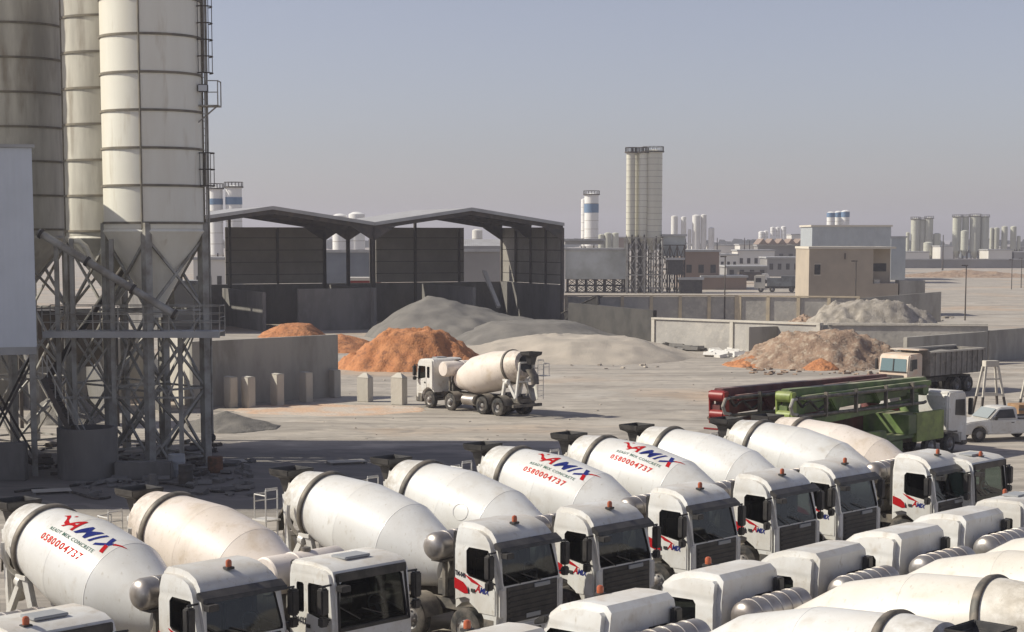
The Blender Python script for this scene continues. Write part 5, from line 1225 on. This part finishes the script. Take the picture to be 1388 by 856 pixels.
# ------------------------------------------------------------------ far plants and buildings
TAN = mat("tan_render", (.43, .365, .285), (.37, .315, .25), scale=.3, rough=.9); TAND = mat("parapet_pale", (.60, .55, .46), rough=.8)
def house():
    Yd = 232.0; a0 = A(1096, 398, Yd); b0 = A(1213, 398, Yd + 1); w = b0.x - a0.x; H = A(1120, 337, Yd).z
    t = thing("tan_building", "tan two storey block with flat roof and dark corner window", "building", (a0.x, Yd, 0), R(2))
    split = w * .735
    def body():
        m = MB(); m.box(0, 0, 0, split, 9, H); m.box(split, 2.2, 0, w - .25, 9, H - .003); m.box(split, 0, 0, w + .3, 2.2, A(1190, 384, Yd).z); return m
    part("wall", body, TAN, t); part("roof", MB().box(-.1, -.15, H, split + .1, 9.1, H + .3).box(split + .102, -.15, H, w - .1, 9.1, H + .28), TAND, t)
    z0 = A(1100, 372, Yd).z; z1 = A(1100, 358, Yd).z
    wn = part("window", MB().box(.72, -.02, z0, 1.5, .05, z1), BLACK, t); part("frame", MB().box(.66, -.05, z0 - .1, 1.56, -.021, z0).box(.66, -.05, z1, 1.56, -.021, z1 + .08), TAND, wn)
    z0 = A(1100, 368, Yd).z; z1 = A(1100, 357, Yd).z
    part("window", MB().box(split + .45, 2.15, z0, w - .8, 2.19, z1), BLACK, t)
    part("air_conditioner", MB().box(split + .2, .4, A(1190, 384, Yd).z, split + 1.0, .9, A(1190, 384, Yd).z + .5), CONCL, t)
    z = A(1100, 350, Yd).z; part("drain_spout", MB().box(split * .55, -.2, z - .1, split * .56, -.003, z + .7), STEELD, t)
    part("rubbish_store", MB().box(w + .5, .2, 0, w + 3.9, 2.5, A(1240, 380, Yd).z), CONCS, t)
house()
def block(name, label, cat, px0, px1, ptop, Yd, depth, m, roof=None, z0=0.0, windows=None, group=None, gable=0.0, roofm=None, rz=0.0, pbot=None):
    a0 = A(px0, ptop, Yd); b0 = A(px1, ptop, Yd); w = b0.x - a0.x; H = a0.z
    if pbot: z0 = max(0, A(px0, pbot, Yd).z)
    t = thing(name, label, cat, (a0.x, Yd, 0), rz, group)
    if gable:
        part("wall", MB().box(0, 0, z0, w, depth, H - gable), m, t)
        part("roof", MB().add([(-.4, -.4, H - gable), (w + .4, -.4, H - gable), (w + .4, depth + .4, H - gable), (-.4, depth + .4, H - gable), (-.4, depth / 2, H), (w + .4, depth / 2, H)], [(3,2,1,0),(0,1,5,4),(2,3,4,5),(1,2,5),(3,0,4)]), roofm or ROOFM, t)
    else:
        part("wall", MB().box(0, 0, z0, w, depth, H), m, t); part("roof", MB().box(-.3, -.3, H + .003, w + .3, depth + .3, H + .4), roofm or FASC, t)
    if windows:
        nx, nz = windows
        for i in range(nx):
            for k in range(nz):
                x = w * (i + .5) / nx; z = H * (k + .55) / nz - (.0 if not gable else .5)
                part("window", MB().box(x - w / nx * .22, -.06, z - .8, x + w / nx * .22, -.003, z + .8), BLACK, t)
    return t
WHB = mat("white_building", (.66, .64, .60), (.58, .55, .50), scale=.05, rough=.85); GRB = mat("grey_building", (.30, .29, .28), (.23, .22, .21), scale=.08, rough=.85); BRB = mat("brown_building", (.27, .20, .16), (.21, .16, .13), scale=.08, rough=.85)
BLUEM = mat("silo_blue", (.14, .22, .34), rough=.6); SILOG = mat("silo_grey_green", (.50, .50, .42), (.42, .42, .35), scale=.3, rough=.7, stretch=(1, 1, .2)); SILOP = mat("silo_pale", (.70, .69, .66), (.62, .60, .56), scale=.2, rough=.6); SILOW = mat("silo_far_white", (.76, .75, .73), rough=.6)
LGW = ribbed("warehouse_sheet", (.40, .43, .44), (.34, .365, .38), period=1.2, axis='X', depth=.5, rough=.5)
GREENB = mat("bin_greygreen", (.52, .54, .53), (.36, .37, .34), scale=.2, rough=.7)
HOOPF = mat('far_hoop', (.42,.40,.35), rough=.8)
def far_silo(label, px, w_px, ptop, pbot, Yd, m=SILOG, group=None, band=None, hoops=0, legs=True, rail=False):
    """shell from pbot to ptop in the picture, on legs down to the ground"""
    c = A(px, pbot, Yd); r = w_px / 2 * Yd / 2400; z0 = max(2.0, c.z); z1 = A(px, ptop, Yd).z
    t = thing("silo", label, "silo", (c.x, Yd, 0), 0, group)
    pr = [(z0, r)]; mi = []
    if hoops:
        for k in range(1, hoops):
            z = z0 + (z1 - z0) * k / hoops; pr += [(z - .05, r), (z - .04, r + .03), (z + .04, r + .03), (z + .05, r)]; mi += [0, 1, 1, 1]
    pr += [(z1, r), (z1 + .25 * r, r * .5), (z1 + .3 * r, 0)]; mi += [0, 0, 0]
    part("shell", MB().lathe(pr, n=28, mis=mi), [m, HOOPF], t)
    part("hopper", MB().lathe([(z0, r - .02), (max(.5, z0 - 1.5 * r), .3), (max(.4, z0 - 1.5 * r - .2), 0)], n=24), m, t)
    if band: za, zb = A(px, band[1], Yd).z, A(px, band[0], Yd).z; part("colour_band", MB().lathe([(za, r + .05), (zb, r + .05)], n=28).lathe([(za, r + .05), (za, r)], n=28), BLUEM, t)
    if legs and z0 > 2.5:
        for k in range(4):
            g_ = R(20) + k * math.pi / 2; x, y = (r - .1) * math.cos(g_), (r - .1) * math.sin(g_); part("leg", MB().box(x - .13, y - .13, 0, x + .13, y + .13, z0 + .3), STEELD, t)
    if rail:
        mm = MB()
        for k in range(16):
            g0, g1 = 2 * math.pi * k / 16, 2 * math.pi * (k + 1) / 16; a_ = Vector(((r + .2) * math.cos(g0), (r + .2) * math.sin(g0), z1)); b_ = Vector(((r + .2) * math.cos(g1), (r + .2) * math.sin(g1), z1))
            mm.bar(a_, a_ + Vector((0, 0, 1.0)), .09); mm.bar(a_ + Vector((0, 0, 1.0)), b_ + Vector((0, 0, 1.0)), .09); mm.bar(a_ + Vector((0, 0, .1)), b_ + Vector((0, 0, .1)), .25)
        part("railing", mm, STEELD, t, weld=False)
    return t
gm = "silos of the plant in the middle distance"
SILOE = mat("silo_mid", (.66, .65, .56), (.58, .56, .47), scale=.25, rough=.6, stretch=(1, 1, .2))
far_silo("widest and rightmost silo of the tall cream cluster behind the far wall", 884.5, 25, 206, 322, 330, SILOE, gm, hoops=14, rail=True)
far_silo("leftmost slim silo of the tall cream cluster behind the far wall", 854.5, 12, 207, 320, 329, SILOE, gm, hoops=14, rail=True)
far_silo("second slim silo of the tall cream cluster behind the far wall", 863, 12, 207, 320, 331.5, SILOE, gm, hoops=14, rail=True)
far_silo("slim silo tucked against the widest one of the tall cream cluster", 871, 12, 207, 320, 329, SILOE, gm, hoops=14, rail=True)
def tower(label, px0, px1, ptop, Yd, m, depth=5, n=3, group=None):
    a0 = A(px0, ptop, Yd); w = A(px1, ptop, Yd).x - a0.x; t = thing("lattice_tower", label, "lattice tower", (a0.x, Yd, 0), 0, group); H = a0.z
    for x in [w * i / n for i in range(n + 1)]:
        for y in (0, depth): part("leg", MB().box(x - .15, y - .15, 0, x + .15, y + .15, H), m, t)
    k = max(2, int(H / 3.2))
    for y in (0, depth):
        mm = MB()
        for j in range(k):
            z0, z1 = H * j / k, H * (j + 1) / k
            for i in range(n): mm.bar((w * i / n, y, z0), (w * (i + 1) / n, y, z1), .12); mm.bar((w * (i + 1) / n, y, z0), (w * i / n, y, z1), .12)
            mm.bar((0, y, z1), (w, y, z1), .18)
        part("brace", mm, m, t, weld=False)
    return t
tower("braced steel frame carrying the tall cream silo cluster", 850, 898, 322, 326.5, STEEL, n=4, depth=6)
tower("dark steel frame right of the tall cream silo cluster", 898, 928, 332, 328, STEELD, n=3)
block("mixing_house", "dark green grey mixing house right of the tall silo cluster", "plant building", 899, 929, 320, 329, 5, GREENB, pbot=347)
block("dust_filter", "dark filter box beneath the mixing house", "plant building", 905, 926, 352, 327, 4, BLACK, pbot=372)
block("container", "dark container below the middle distance plant", "container", 922, 952, 379, 326, 3, BLACK)
block("service_shed", "dark brown service building right of the mixing house", "building", 926, 975, 341, 352, 16, BRB, windows=(3, 1))
block("service_shed", "long low brown building beyond the far wall", "building", 952, 1012, 376, 350, 8, BRB)
block("aggregate_bin", "long grey green aggregate bin raised on legs left of the tall silos", "plant building", 766, 849, 339, 331, 9, GREENB, pbot=378, roofm=FASC)
tower("low steel frame below the long aggregate bin", 770, 846, 378, 332, STEELD, n=6, depth=6)
block("aggregate_bin", "pale narrow end block left of the long aggregate bin", "plant building", 759, 766.5, 338, 330, 9, WHB)
far_silo("far slim white silo with blue band standing left of the tall cluster", 801.5, 19, 264, 333, 420, SILOW, None, band=(276, 288), hoops=6, rail=True)
far_silo("narrow white silo partly hidden behind the blue banded one", 792, 9, 270, 333, 424, SILOW, None, hoops=6)
block("roof_canopy", "thin dark canopy roof extending right of the open sheds", "canopy", 766, 818, 326, 355, 14, GRB, pbot=331)
gq = "far white silos right of the tall cluster"
for i, (px, w, pt, pb, lab) in enumerate(((914, 9, 293, 322, "far white silo leftmost of the small group right of the tall cluster"), (926.5, 7, 294, 322, "second white silo of the small group, just right of the leftmost"), (934.5, 4.5, 311, 340, "shortest white silo in the far group right of the tall cluster"), (943.5, 11, 292, 340, "broad far white silo in the middle of the far group"), (953.5, 7.5, 291, 338, "white silo directly right of the broad far silo"), (964, 8, 309, 340, "short far grey white silo at the right end of its group"))):
    far_silo(lab, px, w, pt, pb, 560, SILOP, gq)
gq = "distant low grey silos left of the tall cluster"
for px, w, pt, lab in ((815, 8, 318, "low grey silo, left of three behind the aggregate bin"), (824, 10, 316, "low grey silo, middle of three behind the aggregate bin"), (834, 9, 316, "low grey silo, right of three behind the aggregate bin")): far_silo(lab, px, w, pt, 338, 560, SILOG, gq)
gq = "far white silos above the dark workshops"
for px, w, pt, lab in ((1032, 8, 314, "far pale silo at the left of the group above the dark workshops"), (1038, 6, 313, "second far pale silo above the dark workshops"), (1047, 6, 308, "third far pale silo above the dark workshops"), (1054, 6, 308, "fourth far pale silo above the dark workshops"), (1062, 7, 307, "rightmost far pale silo above the dark workshops")): far_silo(lab, px, w, pt, 329, 700, SILOW, gq, hoops=4)
gq = "blue banded silos above the grey warehouse"
far_silo("blue and white silo on the left above the grey warehouse", 1126, 11, 288, 312, 520, SILOW, gq, band=(288, 294), hoops=4)
far_silo("blue and white silo in the middle above the grey warehouse", 1136, 10, 287, 312, 523, SILOW, gq, band=(288, 294), hoops=4)
far_silo("blue and white silo on the right above the grey warehouse", 1145.5, 11, 286, 312, 520, SILOW, gq, band=(287, 294), hoops=4)
block("warehouse", "large pale corrugated warehouse behind the tan building", "warehouse", 1101, 1208, 307, 400, 16, LGW, roofm=TAND)
block("warehouse", "white flat building right of the pale warehouse", "warehouse", 1208, 1228, 322, 430, 20, LGW)
gq = "left group of cream silos beyond the far yard"
for px, w, pt, pb, lab in ((1230, 5, 315, 341, "thin short silo at the left of the left cream group"), (1240, 12, 297, 341, "wide silo, the left tall one of the left cream group"), (1249, 8, 298, 341, "slim silo between the two tall ones of the left cream group"), (1258.5, 11, 296, 334, "tall silo, the right one of the left cream group"), (1257.5, 12, 329, 346, "short stout silo in front of the left cream group"), (1269.5, 10, 317, 341, "low silo at the right of the left cream group")): far_silo(lab, px, w, pt, pb, 720 if pt != 329 else 705, SILOG, gq, hoops=3, rail=pt < 300)
gq = "right group of cream silos beyond the far yard"
for px, w, pt, pb, lab in ((1296.5, 12, 294, 340, "leftmost tall silo of the right cream group"), (1308, 9, 294, 338, "second tall silo of the right cream group"), (1307, 10, 313, 339, "short silo standing before the right cream group"), (1321, 14, 293, 341, "broad tall silo in the middle of the right cream group"), (1334, 11, 294, 341, "rightmost tall silo of the right cream group")): far_silo(lab, px, w, pt, pb, 720 if pt != 313 else 705, SILOG, gq, hoops=3, rail=pt < 300)
gq = "small silos near the right frame edge"
for px, w, pt, lab in ((1343.5, 5, 309, "thin pale silo left in the group at the right frame edge"), (1350, 8, 309, "greenish silo in the group at the right frame edge"), (1361, 8, 307, "first of the two taller silos near the right frame edge"), (1373, 8, 307, "second of the two taller silos near the right frame edge"), (1380.5, 5, 320, "lowest dark silo at the right frame edge")): far_silo(lab, px, w, pt, 338, 745, SILOG, gq, hoops=2)
# silos behind the sheds
gq = "silos seen past the sheds"
far_silo("white silo with blue band left of the pair beside the caged ladder", 293.5, 19, 256, 345, 330, SILOW, gq, band=(269, 277), hoops=6, rail=True)
far_silo("white silo with blue band right of the pair beside the caged ladder", 318, 22, 254, 345, 330, SILOW, gq, band=(267, 277), hoops=6, rail=True)
block("plant_office", "white plant building seen between the silo and the left shed", "plant building", 262, 318, 352, 260, 8, WHB, windows=(4, 1))
far_silo("white silo seen through the left shed gap, left of two", 461, 20, 292, 350, 340, SILOW, gq, hoops=5)
far_silo("white silo seen through the left shed gap, right of two", 484, 22, 290, 350, 340, SILOW, gq, hoops=5)
far_silo("pale green silo seen through the right shed gap", 647, 14, 312, 345, 420, SILOP, gq, hoops=3)
block("sheet_fence", "blue grey sheet fence seen through the gap of the sheds", "fence", 436, 512, 342, 262, .4, mat("fence_blue", (.20, .22, .25), (.16, .175, .20), scale=.3, rough=.8))
block("sheet_fence", "dark sheet fence seen through the opening of the right shed", "fence", 622, 690, 341, 262, .4, GRB)
block("roof_canopy", "low gable canopy seen through the opening of the right shed", "canopy", 628, 690, 324, 300, 14, GRB, gable=1.8, pbot=333)
block("car_carrier", "red sided flatbed load behind the shed gap", "trailer", 475, 514, 380, 228, 3, PREDB, pbot=389, roofm=WHB)
block("site_cabin", "small tan cabin behind the lower left bay wall", "cabin", 236, 262, 385, 205, 4, mat("cabin_pale", (.6, .58, .5), rough=.8))
# skyline and the far yard wall
block("boundary_wall", "dark long wall closing the far yard on the right", "wall", 1211, 1420, 352, 600, .5, GRB)
random.seed(5)
sky_items = [(958, 1003, 333, 620, WHB, (4, 1), "white low building with dark doors right of the far silos"), (1003, 1026, 332, 600, WHB, (2, 1), "white block left of the dark workshops"), (1027, 1104, 333, 590, GRB, (6, 1), "dark row of workshops with small peaked roofs"),
    (1073, 1100, 318, 760, WHB, (5, 2), "pinkish far apartment block behind the workshops"), (1275, 1292, 334, 690, WHB, None, "small white shed between the two cream silo groups"), (1340, 1372, 339, 690, WHB, None, "white low shed right of the cream silo groups"), (1212, 1260, 342, 680, WHB, None, "pale low buildings before the left cream silo group"),
    (1375, 1420, 342, 690, GRB, None, "grey low shed at the right frame edge"), (985, 1040, 362, 430, GRB, (4, 1), "dark low workshop left of the grey truck"), (1040, 1096, 350, 470, GRB, (5, 1), "dark low workshop behind the grey truck"), (1000, 1050, 340, 520, WHB, (5, 1), "white low canopy building in the middle distance"),
    (975, 1000, 346, 480, WHB, (3, 1), "small white office in the middle distance"), (690, 760, 335, 480, GRB, None, "grey shed roof beyond the right shed"), (836, 850, 322, 640, BRB, None, "brown block just left of the tall cluster")]
for x0, x1, pt, Yd, m, wn, lab in sky_items:
    block("far_building", lab, "building", x0, x1, pt, Yd, 14, m, windows=wn, group="low buildings of the far industrial area")
# pointed little roofs of the workshops
t = thing("saw_roof", "row of small peaked roofs topping the dark workshops", "roof", (A(1027, 333, 590).x, 588, 0)); zz = A(1027, 333, 590).z; ww = A(1104, 333, 590).x - A(1027, 333, 590).x; m = MB()
for k in range(6):
    x = ww * k / 6; m.add([(x, 0, zz + .5), (x + ww / 6, 0, zz + .5), (x + ww / 12, 0, zz + 2.4), (x, 14, zz + .5), (x + ww / 6, 14, zz + .5), (x + ww / 12, 14, zz + 2.4)], [(0,1,2),(5,4,3),(0,2,5,3),(1,4,5,2)])
part("roof_peaks", m, BRB, t)
# trailers and vans in the middle distance
random.seed(3)
k = 0
for lab, px, py, w_, m in (("white van far off left of the grey truck", 962, 372, 4.6, WHITE), ("white box lorry far off by the workshops", 985, 366, 6.5, WHITE), ("pale lorry far off right of the box lorry", 1010, 372, 6.0, CONCL), ("dark parked lorry in the middle distance", 1002, 384, 7, STEELD), ("white trailer beneath the pale canopy building", 1060, 366, 7.5, WHITE), ("pale container far off before the workshops", 1082, 356, 8, WHITE), ("white car far off by the workshops", 1038, 362, 4, WHITE)):
    p = G(px, py); h_ = 2.6 if w_ > 5 else 1.9; t = thing("far_lorry", lab, "vehicle", p, R(4), "vehicles standing far off")
    part("body", MB().box(0, 0, .6, w_ * .72, 2.3, h_), m, t, bevel=.08); part("cab", MB().prism([(w_ * .74, .5), (w_, .5), (w_, 1.3), (w_ * .94, h_ * .85), (w_ * .74, h_ * .85)], .1, 2.2), WHITE, t, bevel=.06); part("wheels", MB().tube((w_ * .15, .05, .45), (w_ * .15, 2.25, .45), .45, 12).tube((w_ * .85, .05, .45), (w_ * .85, 2.25, .45), .45, 12), RUBBER, t)
# low dry banks beyond the right yard
mound("earth_bank", "long low bank of dry earth before the far yard wall", "earth bank", 1215, 1440, 376, 366, EARTH, depth=30, seed=31, rough=.35, res=70)
# far vegetation on the horizon
def far_trees():
    mb = MB(); random.seed(9)
    for k in range(900):
        x = random.uniform(-900, 1100); y = random.uniform(1500, 1900); s = random.uniform(3, 7); z = random.uniform(1, 6)
        mb.add([(x - s, y, z - s * .6), (x + s, y, z - s * .5), (x + s * .7, y + 2, z + s * .5), (x - s * .6, y - 2, z + s * .6)], [(0,1,2,3)])
    o = part("distant_trees", mb, mat("far_foliage", (.06, .075, .045), rough=.9), weld=False, smooth=0); tag(o, "thin belt of far trees along the horizon", "trees", kind='stuff')
far_trees()

# more of the low industrial skyline
random.seed(21)
tones = [WHB, GRB, BRB, mat("far_beige", (.46, .42, .36), rough=.9), mat("far_bluegrey", (.36, .40, .44), rough=.8)]
words_ = ["small", "low", "narrow", "wide", "squat", "plain"]; tonew = ["white", "grey", "brown", "beige", "blue grey"]
spots = [(938, 960), (962, 976), (1006, 1022), (1066, 1082), (1084, 1100), (1214, 1228), (1236, 1262), (1266, 1282), (1284, 1300), (1304, 1330), (1334, 1352), (1356, 1388), (704, 724), (728, 752), (852, 846), (986, 1004), (1046, 1062)]
for i, (x0, x1) in enumerate(spots):
    if x1 < x0: continue
    k = i % 5; Yd = 690 + 24 * i; pt = random.uniform(331, 341)
    ref = "right of the tan building" if x0 > 1212 else ("between the tall silo cluster and the tan building" if x0 > 900 else "behind the right shed")
    block("far_building", f"{words_[i % 6]} {tonew[k]} building {ref}", "building", x0, x1, pt, Yd, 18, tones[k], windows=((x1 - x0) // 6, 1) if i % 2 else None, group="low buildings of the far industrial area")
for i, (x, pt, lab) in enumerate(((972, 322, "thin far mast right of the white silo group"), (1009, 322, "thin far mast above the white low building"), (1016, 326, "short far mast beside the taller mast"), (1278, 318, "thin far mast between the two cream silo groups"), (734, 318, "thin far mast behind the right shed"))):
    p = A(x, 345, 560); h = A(x, pt, 560).z
    t = thing("mast", lab, "mast", (p.x, 560, 0)); part("pole", MB().tube((0, 0, 0), (0, 0, h), .3, 6, r2=.12), STEELD, t)
# boulders and clods on the earth and rubble piles' skirts are loose pieces
chips("pale stones and lumps scattered around the long rubble pile", 1075, 1290, 428, 436, 90, RUBBLE, .2, .6, "stones")
